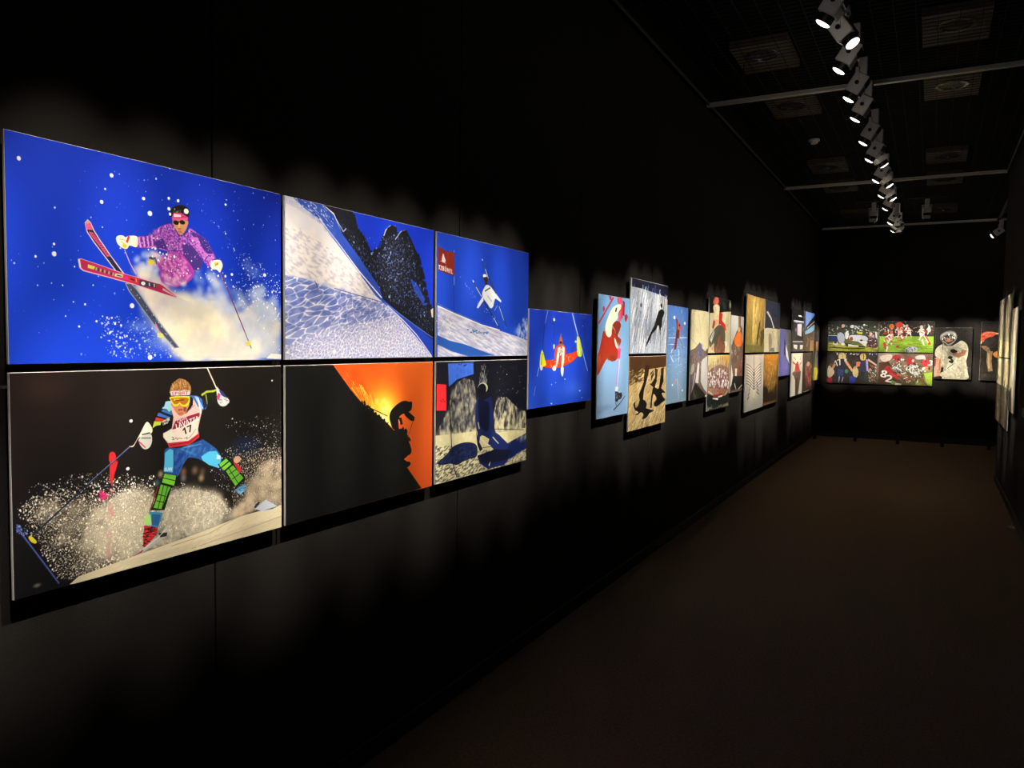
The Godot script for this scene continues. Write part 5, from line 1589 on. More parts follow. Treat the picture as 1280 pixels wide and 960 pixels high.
func picture_corner() -> Image:
	var p := Painter.new(400, 560, "2a2620")
	p.corners("14120f", "1a1814", "8a8a30", "a8a030")
	p.poly("c8c030", [-165, 766, 1095, 767, 1081, 1012, -176, 1007])
	p.line("2a2818", 22.2, 22.2, [546, 630, 453, 923])
	p.strokes(["c8c4a0", "8a6a50", "6a5a9a", "3a3028", "b89a70"], 90, 281, 107, 17.8, 85, 12, [-31, 71, 1035, 35, 1192, 750, -73, 768])
	p.poly("d8d8c0", [826, 20, 1032, 26, 967, 298, 825, 298])
	p.poly("b88a68", [333, 301, 919, 279, 987, 466, 488, 465])
	p.poly("6a62b0", [592, 484, 892, 484, 1000, 785, 704, 799])
	return p.done()

func picture_slide() -> Image:
	var p := Painter.new(800, 500, "1c2028")
	p.corners("14161a", "1a1c1e", "6a7a2a", "7a8a34")
	p.puffs(["2a3440", "384858", "1c242c"], 0.60, 50, 301, 35, 84, [-3, 41, 987, 43, 995, 429, 5, 462])
	p.specks(["c8d0d8", "8a98a8", "d8c8b8"], 70, 302, 9.9, 24.8, [-2, 90, 988, 116, 994, 381, 4, 413])
	p.oval("e8f0d8", 717, 111, 23.0, 34.0, 0)
	p.poly("1c2a5c", [6, 475, 200, 485, 203, 658, 9, 661])
	p.line("c8d0d8", 14.9, 14.9, [8, 467, 199, 475])
	p.poly("a8a83c", [10, 710, 1010, 815, 1014, 996, 17, 1021])
	p.poly("8a8c30", [13, 859, 516, 874, 1013, 912, 1014, 996, 17, 1021])
	p.strokes(["c0bc50", "6a7028"], 60, 303, 174, 17.4, 2, 3, [11, 760, 1004, 863, 1007, 984, 17, 1008])
	p.line("3a4420", 34.7, 34.7, [44, 864, 414, 900, 748, 888])
	p.blob("a8b0c8", [184, 461, 241, 362, 317, 435, 335, 631, 279, 731, 218, 682])
	p.blob("d8d8d4", [345, 385, 387, 312, 419, 434, 393, 581, 349, 557])
	p.poly("3a2c28", [201, 214, 341, 189, 343, 287, 211, 312])
	p.oval("c8a080", 299, 140, 35.3, 54.1, 0)
	p.oval("d0d4d8", 479, 164, 37.9, 53.8, 0)
	p.line("b8bcc8", 48.8, 48.8, [530, 140, 619, 237])
	p.blob("c0c4d0", [428, 483, 536, 445, 739, 480, 799, 576, 743, 674, 555, 653, 438, 605])
	p.poly("9a2c38", [429, 544, 486, 495, 510, 604, 453, 654])
	p.poly("e0dcd8", [599, 652, 772, 650, 832, 770, 747, 820])
	p.poly("2c2c28", [337, 705, 747, 820, 747, 857, 369, 828])
	p.poly("e4e0d8", [411, 753, 616, 798, 617, 847, 413, 827])
	p.oval("2a2a20", 670, 622, 28.8, 29.2, 0)
	p.blob("4a2c30", [760, 431, 851, 358, 938, 405, 970, 574, 996, 815, 933, 865, 804, 843, 774, 747, 814, 625])
	p.poly("8a7a78", [810, 455, 924, 442, 927, 551, 813, 552])
	p.oval("c8a890", 852, 406, 31.4, 48.4, 0)
	p.strokes(["d8c8c8", "2a1c20"], 36, 304, 63, 21.8, 40, 60, [767, 455, 952, 429, 989, 815, 804, 819])
	p.poly("c8b8c8", [937, 357, 972, 357, 977, 574, 947, 526])
	p.poly("c8c030", [592, 335, 694, 359, 680, 420, 593, 408])
	p.oval("c8ccc0", 153, 733, 50.5, 64.3, 0)
	p.oval("e8e0d0", 309, 755, 35.3, 49.2, 0)
	p.oval("2c2420", 152, 696, 29.7, 39.6, 0)
	p.grain("fbm", "000000", "fff8ea", 0.12, 0.04, 16.0, 1.0, 0, 405, -0.40, 0.40, [0, 0, 1000, 0, 1000, 1000, 0, 1000])
	return p.done()

func picture_helmets() -> Image:
	var p := Painter.new(800, 500, "241e1a")
	p.corners("241e1c", "2a221e", "2a201c", "2c2a20")
	p.puffs(["3a302a", "44382f", "2c2a2c", "3a3c48"], 0.60, 60, 311, 48, 120, [18, 48, 994, 23, 1000, 912, 23, 986])
	p.blob("c8b070", [228, 114, 248, 30, 315, 12, 367, 63, 377, 158, 348, 206, 238, 209])
	p.line("8a7440", 19.0, 19.0, [300, 29, 311, 195])
	p.blob("caae6c", [653, 126, 673, 43, 723, 25, 767, 76, 772, 181, 742, 241, 677, 231])
	p.line("3a2c18", 21.2, 21.2, [723, 34, 727, 218])
	p.blob("1f2436", [158, 331, 216, 234, 348, 206, 394, 276, 368, 420, 341, 564, 346, 778, 320, 970, 217, 976, 181, 714, 192, 522, 160, 427])
	p.words("17", "d8d0b8", 176, 463, 300, 386, 191)
	p.line("c88a5c", 85.6, 61.8, [380, 300, 457, 464, 518, 604])
	p.line("b87c54", 81.4, 57.4, [159, 379, 110, 525, 85, 718])
	p.poly("c8c0b0", [340, 182, 392, 205, 394, 300, 350, 301])
	p.poly("2c3870", [222, 545, 341, 564, 331, 779, 227, 760])
	p.line("b8b4c8", 28.7, 28.7, [257, 782, 246, 974])
	p.line("a8a4b8", 28.6, 28.6, [332, 803, 306, 971])
	p.blob("2a3c9c", [464, 796, 507, 747, 580, 791, 584, 933, 541, 1007, 468, 987])
	p.blob("b8a878", [517, 557, 573, 436, 634, 599, 610, 790, 536, 746])
	p.line("b08458", 56.9, 56.9, [531, 532, 616, 411])
	p.blob("c87048", [585, 317, 642, 291, 701, 360, 674, 432, 602, 435])
	p.blob("2a2c50", [672, 314, 756, 241, 815, 309, 822, 591, 707, 620, 661, 503])
	p.poly("a098c8", [770, 217, 813, 215, 829, 591, 793, 592])
	p.line("c8a888", 61.1, 42.3, [813, 215, 901, 306, 989, 397])
	p.blob("2c3a2c", [765, 641, 992, 537, 1001, 935, 772, 923])
	p.strokes(["c8b8a8", "1c2018", "6a6a58", "c83840"], 60, 312, 94, 28.2, 70, 40, [818, 403, 997, 443, 1001, 935, 858, 919])
	p.poly("9a1c28", [20, 866, 109, 813, 113, 1005, 15, 986])
	p.blob("b8a890", [13, 529, 56, 431, 118, 525, 151, 667, 79, 815, 19, 793])
	p.oval("2c7a6a", 394, 609, 32.3, 66.6, 0)
	p.poly("4a4038", [40, 384, 129, 332, 88, 526])
	p.specks(["c8c8c8", "8a8a9a"], 16, 313, 14.4, 38.3, [78, 34, 980, 23, 981, 70, 78, 70])
	p.grain("fbm", "000000", "fff8ea", 0.12, 0.04, 16.0, 1.0, 0, 407, -0.40, 0.40, [0, 0, 1000, 0, 1000, 1000, 0, 1000])
	return p.done()

func picture_pitch() -> Image:
	var p := Painter.new(800, 500, "5a8c1c")
	p.corners("201c18", "2a2420", "7ab020", "84b828")
	p.poly("84b42c", [11, 468, 1013, 489, 1016, 995, 13, 1006])
	p.poly("94c030", [320, 653, 1016, 611, 1012, 826, 394, 808])
	p.poly("1e1c18", [0, -6, 1010, -2, 1021, 473, 11, 484])
	p.specks(["c8c0b8", "6a5a50", "8a3a2c"], 90, 321, 12.6, 28.4, [1, 10, 1002, 13, 1010, 366, 9, 405])
	p.strokes(["7aa424", "a8cc48"], 60, 322, 282, 28.2, 1, 2, [317, 527, 1006, 550, 1007, 980, 345, 982])
	p.blob("e0d8cc", [180, 411, 260, 403, 250, 528, 230, 631, 172, 631, 151, 514])
	p.line("e0d8cc", 51.1, 35.4, [185, 616, 157, 766])
	p.line("a83a24", 39.3, 31.4, [221, 615, 273, 748])
	p.line("a83a24", 39.2, 39.2, [252, 442, 286, 528])
	p.line("e0d8cc", 39.3, 39.3, [189, 442, 120, 522])
	p.oval("d8702c", 225, 348, 31.3, 58.9, 0)
	p.line("a83a24", 19.7, 19.7, [169, 498, 233, 544])
	p.blob("d8c8b8", [328, 186, 411, 178, 434, 307, 413, 413, 353, 414, 332, 292])
	p.line("d8c8b8", 52.9, 36.6, [367, 397, 338, 552])
	p.line("b8341c", 40.6, 32.5, [404, 397, 457, 535])
	p.line("b8341c", 40.6, 40.6, [403, 218, 470, 307])
	p.line("d8c8b8", 40.7, 40.7, [338, 218, 300, 300])
	p.oval("c8541c", 365, 121, 32.2, 60.9, 0)
	p.line("b8341c", 20.3, 20.3, [350, 275, 416, 324])
	p.blob("e4dcd4", [480, 204, 550, 197, 584, 307, 567, 396, 517, 396, 499, 293])
	p.line("e4dcd4", 44.5, 30.8, [528, 382, 504, 513])
	p.line("c8a090", 34.2, 27.4, [559, 382, 604, 498])
	p.line("c8a090", 34.2, 34.2, [543, 232, 615, 307])
	p.line("e4dcd4", 34.3, 34.3, [489, 232, 472, 300])
	p.oval("b8b4ac", 506, 150, 27.0, 51.4, 0)
	p.line("c8a090", 17.1, 17.1, [514, 280, 569, 320])
	p.blob("e0d4c8", [737, 247, 818, 239, 836, 367, 816, 472, 758, 472, 737, 352])
	p.line("e0d4c8", 52.2, 36.2, [771, 456, 743, 609])
	p.line("b02c20", 40.1, 32.1, [807, 456, 859, 591])
	p.line("b02c20", 40.1, 40.1, [810, 279, 872, 367])
	p.line("e0d4c8", 40.2, 40.2, [747, 279, 706, 360])
	p.oval("d0c4b0", 774, 183, 31.4, 60.2, 0)
	p.line("b02c20", 20.1, 20.1, [755, 335, 819, 383])
	p.blob("d8d4cc", [888, 200, 937, 195, 944, 274, 932, 338, 896, 338, 884, 264])
	p.line("d8d4cc", 32.0, 22.2, [904, 328, 887, 422])
	p.line("7a2018", 24.6, 19.7, [926, 328, 958, 412])
	p.line("7a2018", 24.6, 24.6, [932, 220, 966, 274])
	p.line("d8d4cc", 24.6, 24.6, [894, 220, 865, 269])
	p.oval("c8c0b4", 912, 161, 19.2, 36.9, 0)
	p.line("7a2018", 12.3, 12.3, [894, 255, 934, 284])
	p.blob("d8402a", [307, 89, 359, 14, 422, 45, 436, 151, 381, 208, 318, 183])
	p.blob("d06a2a", [175, 152, 218, 76, 273, 120, 275, 214, 222, 246])
	p.strokes(["b8402a", "e8e0d4", "8a2a1c"], 80, 323, 95, 28.4, 60, 40, [62, 341, 484, 89, 630, 337, 495, 557, 181, 844, 91, 846])
	p.line("e8e0d8", 63.0, 37.8, [162, 813, 148, 987])
	p.line("c83c2c", 75.8, 56.8, [97, 688, 128, 908])
	p.line("e8e4dc", 55.6, 37.1, [792, 584, 831, 768])
	p.line("c82c20", 37.0, 37.0, [858, 459, 950, 735])
	p.line("f0ece4", 30.9, 30.9, [824, 460, 925, 736])
	p.blob("c8ccd0", [485, 931, 536, 837, 623, 804, 693, 833, 722, 926, 662, 989, 522, 993])
	p.strokes(["2a3050", "e8e8ec"], 24, 324, 81, 28.1, 30, 40, [501, 868, 693, 833, 696, 973, 521, 977])
	p.oval("b83024", 350, 815, 28.4, 37.6, 0)
	p.oval("b83024", 924, 711, 24.0, 37.0, 0)
	p.grain("fbm", "000000", "fff8ea", 0.12, 0.04, 16.0, 1.0, 0, 405, -0.40, 0.40, [0, 0, 1000, 0, 1000, 1000, 0, 1000])
	return p.done()

func picture_tackle() -> Image:
	var p := Painter.new(800, 500, "4a3428")
	p.corners("b0a090", "7a5a48", "3a2418", "7a8a3a")
	p.poly("4a2c20", [11, 311, 190, 243, 342, 603, 457, 992, 23, 1016])
	p.puffs(["5a3c30", "3a3024", "6a5a48", "4a4438"], 0.50, 70, 331, 61, 153, [25, 126, 994, 98, 1006, 991, 171, 1008])
	p.poly("96b83c", [851, 610, 1013, 573, 1015, 991, 911, 967])
	p.poly("8a9c44", [701, 888, 823, 912, 790, 988, 703, 978])
	p.poly("6a9444", [258, 850, 348, 907, 333, 999, 261, 972])
	p.blob("b8282c", [124, 490, 194, 396, 287, 575, 398, 722, 400, 843, 328, 786, 181, 610])
	p.strokes(["d84a44", "8a1c20"], 24, 332, 122, 27.5, 45, 10, [142, 489, 212, 425, 380, 723, 346, 785])
	p.words("8", "f0e8e0", 43, 754, 158, 794, 230)
	p.words("2", "f0e8e0", 142, 902, 260, 936, 229)
	p.blob("e0d0c0", [25, 126, 150, 46, 258, 59, 226, 212, 101, 277])
	p.blob("b82c34", [276, 88, 383, 55, 438, 175, 370, 268, 288, 210])
	p.blob("c02c34", [527, 202, 596, 146, 677, 227, 653, 348, 549, 367])
	p.blob("b82830", [808, 253, 874, 146, 928, 219, 940, 368, 828, 387])
	p.words("3", "f0e8e0", 928, 362, 991, 372, 164)
	p.oval("e8d8d4", 647, 228, 24.4, 48.1, 0)
	p.blob("6a7068", [249, 454, 337, 390, 427, 447, 465, 567, 377, 601, 287, 560])
	p.line("d8d8cc", 24.3, 24.3, [267, 484, 428, 508])
	p.blob("e0e0d4", [517, 504, 567, 382, 688, 347, 759, 404, 763, 584, 696, 677, 589, 592])
	p.line("e4e4d8", 66.0, 48.0, [761, 464, 731, 706])
	p.strokes(["2a3a2a", "f0f0e8", "6a7a6a", "3a2c24"], 110, 333, 103, 27.4, 50, 40, [264, 332, 827, 342, 840, 881, 419, 903])
	p.line("a8684c", 66.8, 42.5, [361, 663, 557, 714])
	p.line("8a5a40", 84.7, 84.7, [524, 837, 698, 768])
	p.line("7a4c34", 78.0, 54.0, [768, 764, 911, 967])
	p.oval("b07850", 890, 459, 41.3, 65.7, 0)
	p.blob("d8d4d4", [683, 107, 768, 44, 855, 72, 840, 162, 719, 181])
	p.poly("e8e4dc", [340, 938, 456, 962, 440, 1008, 333, 999])
	p.specks(["f0ece4", "2a2018", "c83c38"], 60, 334, 15.2, 36.5, [259, 119, 994, 98, 996, 574, 342, 603])
	p.grain("fbm", "000000", "fff8ea", 0.12, 0.04, 16.0, 1.0, 0, 406, -0.40, 0.40, [0, 0, 1000, 0, 1000, 1000, 0, 1000])
	return p.done()

func picture_jersey() -> Image:
	var p := Painter.new(500, 780, "1d1814")
	p.corners("1c1814", "1a1612", "1c1814", "2a2420")
	p.soft("3a4a58", 0.50, 945, 819, 76, 111)
	p.soft("3a2c24", 0.60, 6, 722, 79, 189)
	p.blob("dcd6b8", [6, 495, 40, 400, 194, 324, 404, 360, 582, 302, 707, 246, 838, 301, 895, 393, 890, 523, 859, 653, 909, 857, 892, 991, 259, 1004, 277, 868, 215, 700, 104, 588, 37, 570])
	p.poly("b4ac90", [260, 567, 366, 604, 330, 867, 285, 1000, 251, 869])
	p.poly("c8c0a0", [726, 562, 856, 597, 801, 971, 700, 991])
	p.strokes(["f0ecd4", "b8b094", "c8c0a4"], 70, 341, 113, 26.4, 80, 30, [92, 381, 814, 319, 878, 969, 284, 981])
	p.line("b07a58", 92.9, 74.3, [798, 487, 647, 535, 490, 499])
	p.line("a06a4c", 74.4, 74.4, [719, 450, 835, 468])
	p.blob("2a1c18", [422, 434, 511, 411, 617, 461, 515, 490, 450, 475])
	p.blob("c89878", [0, 608, 104, 588, 186, 644, 173, 870, 72, 948, -7, 949, -3, 798])
	p.poly("8a3028", [-14, 609, 39, 608, 35, 759, -5, 760])
	p.line("a86c48", 22.6, 22.6, [145, 625, 144, 833])
	p.line("c8a080", 75.7, 64.3, [4, 920, 175, 908])
	p.blob("d8d0b4", [174, 889, 328, 839, 510, 845, 541, 920, 335, 961, 190, 945])
	p.blob("1c1c18", [352, 585, 415, 547, 494, 565, 470, 602, 524, 639, 488, 686, 423, 678, 382, 641, 446, 625])
	p.line("3a3a30", 11.3, 11.3, [351, 792, 527, 695])
	p.blob("7a7870", [132, 155, 207, 98, 361, 57, 517, 79, 586, 153, 565, 237, 479, 303, 404, 360, 247, 342, 190, 267, 136, 230])
	p.blob("3a2a24", [212, 192, 339, 135, 496, 154, 526, 228, 452, 294, 351, 341, 245, 314])
	p.blob("a87858", [265, 201, 367, 173, 473, 200, 450, 256, 347, 276, 273, 252])
	p.line("a8a8a0", 22.5, 22.5, [153, 164, 285, 98, 493, 98])
	p.line("d8d8d0", 14.9, 14.9, [493, 98, 563, 191])
	p.line("989890", 16.9, 16.9, [216, 258, 351, 332, 503, 275])
	p.line("28241f", 15.0, 15.0, [238, 183, 485, 182])
	p.specks(["e8e8e0", "2a2a28"], 30, 342, 9.4, 18.8, [157, 136, 545, 116, 552, 228, 163, 249])
	p.poly("8a8270", [194, 324, 219, 305, 239, 436, 200, 436])
	p.grain("fbm", "000000", "fff8ea", 0.12, 0.04, 16.0, 1.0, 0, 406, -0.40, 0.40, [0, 0, 1000, 0, 1000, 1000, 0, 1000])
	return p.done()

func picture_ball() -> Image:
	var p := Painter.new(440, 780, "1a1512")
	p.corners("1c1814", "181410", "2a241e", "241e1a")
	p.blob("b8452a", [-27, 288, 0, 214, 110, 173, 284, 169, 447, 196, 362, 221, 266, 271, 170, 320, 72, 345, -4, 337])
	p.line("e07a54", 14.8, 14.8, [14, 231, 161, 186, 360, 185])
	p.strokes(["8a2c1c", "d8683c"], 24, 351, 66, 9.9, -20, 14, [2, 239, 285, 181, 240, 254, 45, 321])
	p.oval("2a2420", 247, 352, 173.9, 91.6, 0)
	p.oval("e8dcd0", 4, 351, 20.1, 23.0, 0)
	p.line("d8d8d0", 13.0, 13.0, [373, 205, 472, 196])
	p.blob("8a6a48", [14, 420, 126, 411, 229, 451, 258, 516, 183, 517, 80, 468])
	p.line("9a7c58", 81.9, 65.5, [245, 500, 231, 664, 280, 844])
	p.line("c8a878", 26.2, 26.2, [209, 533, 240, 795])
	p.blob("d88a3c", [322, 548, 394, 507, 492, 490, 499, 596, 414, 613])
	p.soft("4a4038", 0.70, 135, 912, 150, 66)
	p.soft("3a342c", 0.60, 336, 925, 149, 49)
	p.grain("fbm", "000000", "fff8ea", 0.12, 0.04, 16.0, 1.0, 0, 404, -0.40, 0.40, [0, 0, 1000, 0, 1000, 1000, 0, 1000])
	return p.done()

func picture_partition_upper() -> Image:
	var p := Painter.new(600, 260, "8a8470")
	p.corners("9a9484", "5a5448", "c8bc90", "c8bc8c")
	p.strokes(["c8c0a8", "3a362c", "e0d8b8", "6a6454", "2a2620"], 160, 361, 420, 30.0, 88, 5, [0, 0, 1000, 0, 1000, 720, 0, 620])
	p.poly("cfc494", [0, 700, 1000, 760, 1000, 1000, 0, 1000])
	p.strokes(["e0d6a8", "b0a478"], 60, 362, 200, 20.0, 88, 4, [0, 720, 1000, 780, 1000, 1000, 0, 1000])
	return p.done()

func picture_partition_lower() -> Image:
	var p := Painter.new(600, 260, "8a8260")
	p.corners("ccc290", "ccc294", "3a342a", "2c261e")
	p.poly("d0c698", [0, 0, 1000, 0, 1000, 420, 0, 400])
	p.strokes(["e0d8b0", "b8ac80"], 60, 371, 200, 20.0, 88, 4, [0, 0, 1000, 0, 1000, 400, 0, 380])
	p.poly("3a352a", [0, 410, 1000, 430, 1000, 1000, 0, 1000])
	p.strokes(["8a8068", "1c1814", "b8ac8c", "4a4436"], 110, 372, 380, 34.0, 86, 6, [0, 440, 1000, 460, 1000, 960, 0, 940])
	p.line("c0b8a0", 30.0, 30.0, [560, 100, 600, 700])
	p.strokes(["a89888", "6a2c24"], 16, 373, 90, 40.0, 40, 30, [500, 840, 1000, 860, 1000, 980, 500, 960])
	return p.done()

func picture_partition_narrow() -> Image:
	var p := Painter.new(340, 600, "d2c8a0")
	p.corners("6a6048", "d8cca4", "8a8268", "c8c09c")
	p.strokes(["e8dfc0", "a89c78", "f0e8cc", "5a5240"], 70, 381, 500, 24.0, 88, 3, [0, 0, 1000, 0, 1000, 1000, 0, 1000])
	p.poly("2c281f", [0, 820, 500, 760, 700, 1000, 0, 1000])
	p.line("f0ead0", 60.0, 40.0, [620, 60, 640, 700])
	return p.done()

func hang_prints() -> void:
	photo_print("left", 0.135, 0.962, 1.002, 1.520, "print at the near end of the left wall, blue patch on a dark ground", picture_near_end())
	photo_print("left", 0.990, 1.816, 1.539, 2.058, "print of a freestyle skier in a purple jacket jumping against deep blue sky", picture_freestyle())
	photo_print("left", 0.990, 1.816, 1.002, 1.520, "print of a slalom racer with yellow goggles and bib 17 in flying snow", picture_slalom())
	photo_print("left", 1.833, 2.667, 1.539, 2.058, "print of a wind-rippled snow slope below dark twin rock towers and blue sky", picture_ripples())
	photo_print("left", 1.833, 2.667, 1.002, 1.520, "print of a black skier silhouette on a steep ridge against an orange sunset", picture_sunset())
	photo_print("left", 2.690, 3.520, 1.539, 2.058, "print of a downhill racer in white flying past a red flag above a snow slope", picture_downhill())
	photo_print("left", 2.690, 3.520, 1.002, 1.520, "print of a backlit slalom skier in a blue suit beside red and blue gate flags", picture_gate())
	photo_print("left", 3.536, 4.363, 1.262, 1.779, "print of an aerial skier in red doing a split against plain blue", picture_spread())
	photo_print("left", 4.462, 5.023, 1.134, 1.911, "tall print of a speed skater in red with a cream back on blue ice", picture_speed_red())
	photo_print("left", 5.040, 5.875, 1.539, 2.058, "print of a lone black skater silhouette gliding on bright streaked ice", picture_silhouette())
	photo_print("left", 5.040, 5.875, 1.002, 1.520, "print of long black shadows of two skaters on golden scraped ice", picture_shadows())
	photo_print("left", 5.895, 6.462, 1.136, 1.914, "tall print of two ice dancers in red mirrored on blue ice", picture_dancers())
	photo_print("left", 6.564, 7.147, 1.130, 1.911, "tall print of a crowd with flags and ropes under a cream sky", picture_flags())
	photo_print("left", 7.160, 8.030, 1.533, 2.062, "print of a player in red lifting a tall silver trophy towards the crowd", picture_trophy())
	photo_print("left", 7.160, 8.030, 0.992, 1.511, "print of a red and white team piled up with raised sticks", picture_team())
	photo_print("left", 8.060, 8.660, 1.118, 1.918, "tall print of a player in orange rising above dark figures on a pale ground", picture_orange())
	photo_print("left", 8.790, 9.850, 1.528, 2.178, "print of a lone figure before a golden wall of water", picture_golden())
	photo_print("left", 9.870, 10.930, 1.528, 2.178, "print of a white streak on navy above a pale speckled bank", picture_navy())
	photo_print("left", 8.790, 9.850, 0.860, 1.505, "print of a rowing crew seen from above like a grey branch on pale water", picture_branch())
	photo_print("left", 9.870, 10.930, 0.860, 1.505, "print of amber mist rising over dark riders", picture_amber())
	photo_print("left", 10.980, 11.930, 1.196, 1.843, "print of a sail-like white curve on plain violet", picture_violet())
	photo_print("left", 11.980, 13.130, 1.528, 2.178, "print of white lit shapes under a dark night roof", picture_stadium())
	photo_print("left", 13.160, 14.400, 1.528, 2.178, "print of sky-blue bands under a black slanting roof above a crowd", picture_roof())
	photo_print("left", 11.980, 13.130, 0.860, 1.505, "print of a figure in red raising both arms on a white ground", picture_raised())
	photo_print("left", 13.160, 14.400, 0.860, 1.505, "print of red costumed figures against a brown night ground", picture_costume())
	photo_print("left", 14.450, 15.150, 1.010, 1.985, "tall print in the corner, dark above with a yellow foot", picture_corner())
	photo_print("far", -1.674, -0.842, 1.530, 2.068, "print of a sliding ball player and a catcher on a striped field", picture_slide())
	photo_print("far", -1.674, -0.842, 0.955, 1.512, "print of two players in gold helmets, one seen from behind", picture_helmets())
	photo_print("far", -0.832, 0.020, 1.530, 2.068, "print of running players in red and white on a bright green pitch", picture_pitch())
	photo_print("far", -0.832, 0.020, 0.955, 1.512, "print of a tackle with a red jersey numbered 82", picture_tackle())
	photo_print("far", 0.045, 0.596, 1.082, 1.958, "tall print of a helmeted player in a cream jersey, arm across chest", picture_jersey())
	photo_print("far", 0.717, 1.268, 1.080, 2.060, "tall print of a hand reaching up under a red ball", picture_ball())
	photo_print("right", 11.060, 9.370, 1.512, 2.180, "print of pale grey draped figures, upper of the stacked prints on the partition", picture_partition_upper())
	photo_print("right", 11.060, 9.370, 0.765, 1.500, "print of a cream wall above dark figures, lower of the stacked prints on the partition", picture_partition_lower())
	photo_print("right", 9.330, 8.770, 0.985, 2.010, "narrow cream print beside the stacked prints on the partition", picture_partition_narrow())


func _ready() -> void:
	rng.seed = 41
	# camera
	var cam := Camera3D.new()
	cam.name = "camera"
	add_child(cam)
	cam.position = Vector3(0, 1.6, 0)
	cam.rotation = Vector3(deg_to_rad(-2.9987), deg_to_rad(28.3797), deg_to_rad(0.7144))
	cam.fov = 52.693
	cam.near = 0.05
	cam.current = true
	# a closed room: no daylight
	var env := Environment.new()
	env.background_mode = Environment.BG_COLOR
	env.background_color = Color.BLACK
	env.tonemap_mode = Environment.TONE_MAPPER_LINEAR
	env.tonemap_exposure = 1.12
	env.sdfgi_enabled = true
	env.ssao_enabled = true
	env.ssil_enabled = true
	var we := WorldEnvironment.new()
	we.name = "environment"
	we.environment = env
	add_child(we)
	make_materials()
	build_room()
	build_ceiling()
	build_lamps()
	hang_prints()
	small_things()

func build_ceiling() -> void:
	mesh_bay(2.35, -2.86, WALL_R - 0.02, "black wire mesh ceiling panel above the skiing prints")
	mesh_bay(-2.91, -6.93, WALL_R - 0.02, "black wire mesh ceiling panel above the skating prints")
	mesh_bay(-6.98, -11.01, WALL_R - 0.02, "black wire mesh ceiling panel above the crowd and trophy prints")
	mesh_bay(-11.06, -15.04, 0.93, "black wire mesh ceiling panel next to the far wall")
	cross_bar(-2.885, WALL_L + 0.04, WALL_R - 0.04, "pale metal ceiling bar above the skiing prints")
	cross_bar(-6.955, WALL_L + 0.04, WALL_R - 0.04, "pale metal ceiling bar above the trophy print")
	cross_bar(-11.035, WALL_L + 0.04, WALL_R - 0.04, "pale metal ceiling bar at the end of the right partition")
	cross_bar(-15.07, WALL_L + 0.04, 1.02, "pale metal ceiling bar close to the far wall")
	var i := 0
	for z in [-6.4, -7.83, -10.66, -12.08, -14.7]:
		downlight(0.07, z - 0.09, "square unlit downlight above the mesh, row beside the partition, %s from far wall" % ["fifth", "fourth", "third", "second", "first"][i])
		downlight(-1.25, z - 0.09, "square unlit downlight above the mesh, row beside left wall, %s from far wall" % ["fifth", "fourth", "third", "second", "first"][i])
		i += 1

func build_lamps() -> void:
	var t := thing("lighting_track", "long black lighting track under the mesh carrying the spotlights", "track", Vector3(-0.53, 3.69, -6.9))
	part("rail", box(Vector3(0.036, 0.034, 14.6), 0.003), M.black, t)
	for k in 15:
		part("track_clip", box(Vector3(0.05, 0.012, 0.03), 0.002), M.lamp_dark, t, Vector3(0, 0.021, -7.0 + k))
	var t2 := thing("lighting_track", "short black cross track near the far wall carrying two spotlights", "track", Vector3(-0.45, 3.69, -12.2))
	for s in [-1.0, 1.0]:
		part("rail", box(Vector3(0.5, 0.034, 0.036), 0.003), M.black, t2, Vector3(s * 0.33, 0, 0))
	# one head for each column of prints on the left wall: place on the track, aim along the wall, aim height, energy, subject
	for h in LEFT_HEADS:
		var beams := []
		for s in [-1.0, 0.0, 1.0]:
			for b in OPTIC[h[3]]:
				beams.append([Vector3(-1.814, b[0], -(h[1] + s * h[2])), b[1], b[2]])
		spotlight(-0.53, -h[0], Vector3(-1.81, 1.5, -h[1]), beams, "grey track spotlight lighting " + h[4])
	var t3 := thing("lighting_track", "short black lighting track past the end of the partition", "track", Vector3(0.87, 3.69, -13.1))
	part("rail", box(Vector3(0.036, 0.034, 3.6), 0.003), M.side, t3)
	var corner := []
	for b in [[1.80, 16.0, 5.2], [1.25, 20.0, 5.0]]:
		corner.append([Vector3(-1.814, b[0], -14.80), b[1], b[2]])
	spotlight(0.87, -14.6, Vector3(-1.814, 1.5, -14.80), corner, "grey track spotlight past the partition end, lighting the print with the yellow foot")
	for h in RIGHT_HEADS:
		var beams := []
		for b in h[2]:
			beams.append([Vector3(WALL_R, b[0], -h[1]), b[1], b[2]])
		spotlight(-0.53, -h[0], Vector3(WALL_R, 1.45, -h[1]), beams, "grey track spotlight turned right, lighting " + h[3])
	for h in FAR_HEADS:
		var beams := []
		for s in [-1.0, 1.0]:
			for b in h[3]:
				beams.append([Vector3(h[2] + s * 0.22, b[0], WALL_B), b[1], b[2]])
		spotlight(h[0], -h[1], Vector3(h[2], 1.45, WALL_B), beams, "grey track spotlight facing the far wall, lighting " + h[4])

# the optics: height on the wall, energy, half angle of each beam
const OPTIC := {
	"pair": [[1.86, 5.0, 8.4], [1.27, 9.8, 6.7]],
	"tall": [[1.74, 4.6, 7.6], [1.30, 6.8, 6.2]],
	"large": [[1.96, 6.0, 10.4], [1.18, 11.5, 8.4]],
}
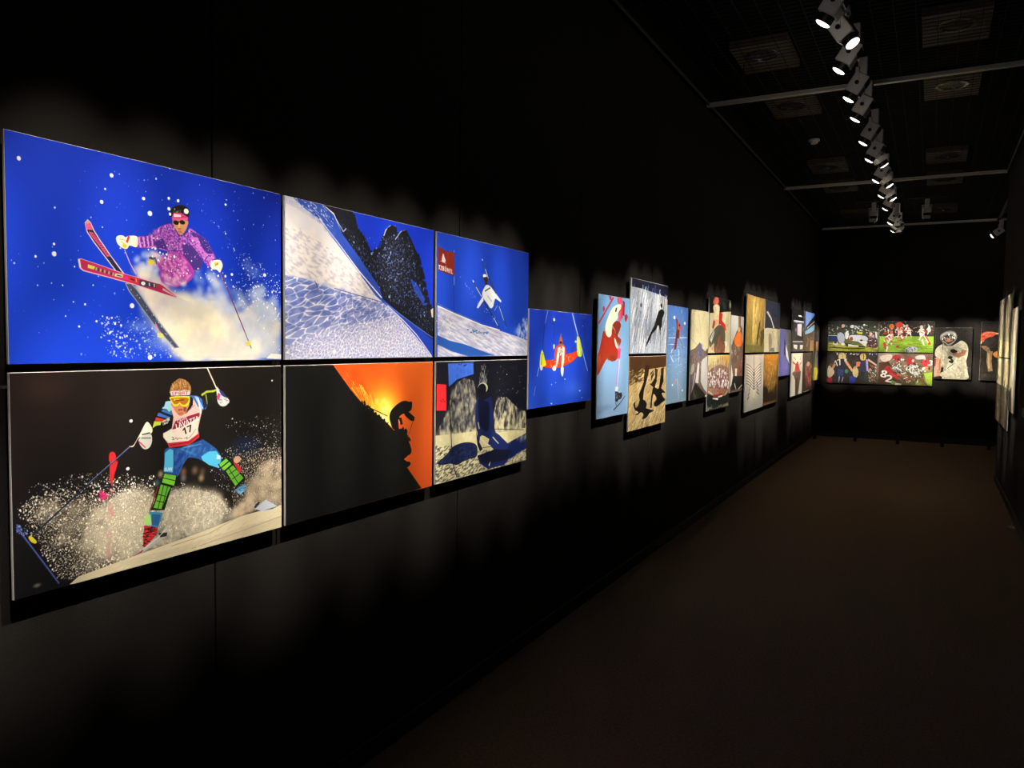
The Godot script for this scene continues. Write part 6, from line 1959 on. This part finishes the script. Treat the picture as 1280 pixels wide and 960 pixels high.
# place along the track, place along the wall, half spread, optic, what it lights
const LEFT_HEADS := [
	[0.55, 0.50, 0.28, "pair", "the print at the near end of the left wall"],
	[1.40, 1.40, 0.28, "pair", "the two prints with the purple freestyle skier and the slalom racer"],
	[2.25, 2.25, 0.28, "pair", "the rippled snow slope and the orange sunset prints"],
	[3.10, 3.10, 0.28, "pair", "the downhill jumper and the backlit gate prints"],
	[3.95, 3.95, 0.21, "tall", "the spread-legged aerial skier print"],
	[4.63, 4.74, 0.19, "tall", "the red speed skater print"],
	[5.46, 5.46, 0.28, "pair", "the skater silhouette and the long shadows prints"],
	[6.11, 6.18, 0.19, "tall", "the ice dancers print"],
	[6.66, 6.86, 0.19, "tall", "the flags and crowd print"],
	[7.46, 7.60, 0.28, "pair", "the trophy lift and the red and white team prints"],
	[8.16, 8.36, 0.19, "tall", "the orange player print"],
	[9.20, 9.32, 0.36, "large", "the golden curtain print and the grey branch print"],
	[10.14, 10.39, 0.36, "large", "the navy print with a white streak and the amber mist print"],
	[11.08, 11.45, 0.24, "tall", "the violet print"],
	[12.37, 12.59, 0.36, "large", "the night stadium and the raised arms prints"],
	[13.20, 13.79, 0.36, "large", "the striped roof and the red costume prints"],
]
const RIGHT_HEADS := [
	[5.03, 4.60, [[1.5, 2.0, 10.0]], "the bare stretch of the partition"],
	[8.42, 9.05, [[1.75, 7.0, 9.0], [1.2, 12.0, 8.0]], "the narrow cream print"],
	[9.50, 9.80, [[1.85, 7.0, 10.0], [1.15, 12.0, 9.0]], "the near half of the stacked prints"],
	[10.37, 10.65, [[1.85, 7.0, 10.0], [1.15, 12.0, 9.0]], "the far half of the stacked prints"],
]
const FAR_OPTIC := [[1.80, 14.0, 6.2], [1.22, 18.0, 5.6]]
const FAR_HEADS := [
	[-0.80, 12.2, -1.25, FAR_OPTIC, "the sliding ball player"],
	[-0.13, 12.2, -0.41, FAR_OPTIC, "the green pitch print"],
	[-0.53, 12.75, 0.32, FAR_OPTIC, "the cream jersey print"],
	[-0.53, 13.45, 1.00, FAR_OPTIC, "the red ball print"],
]

func small_things() -> void:
	var d := thing("smoke_detector", "small pale smoke detector on the mesh beside the left wall", "detector", Vector3(-1.14, GRID_Y - 0.004, -8.57))
	part("base", tube(0.055, 0.016), M.lamp_body, d, Vector3(0, -0.008, 0))
	part("chamber", tube(0.042, 0.026, 24, 0.03), M.lamp_body, d, Vector3(0, -0.029, 0))
	var c := thing("caption_plate", "small grey caption plate beside the narrow cream print on the partition", "caption", Vector3(WALL_R - 0.004, 1.045, -8.03))
	part("plate", box(Vector3(0.006, 0.075, 0.42), 0.001), M.caption, c)
	for k in 3:
		part("text_line", box(Vector3(0.001, 0.008, 0.3 - 0.05 * k)), M.black, c, Vector3(-0.0032, 0.02 - k * 0.02, 0.0))
	var f := thing("floor_glide", "small metal floor glide at the foot of the partition", "bracket", Vector3(WALL_R - 0.05, 0, -8.2))
	part("foot", box(Vector3(0.05, 0.012, 0.07), 0.003), M.rail, f, Vector3(0, 0.006, 0))
	part("pin", tube(0.007, 0.03, 12), M.rail, f, Vector3(0, 0.026, 0))
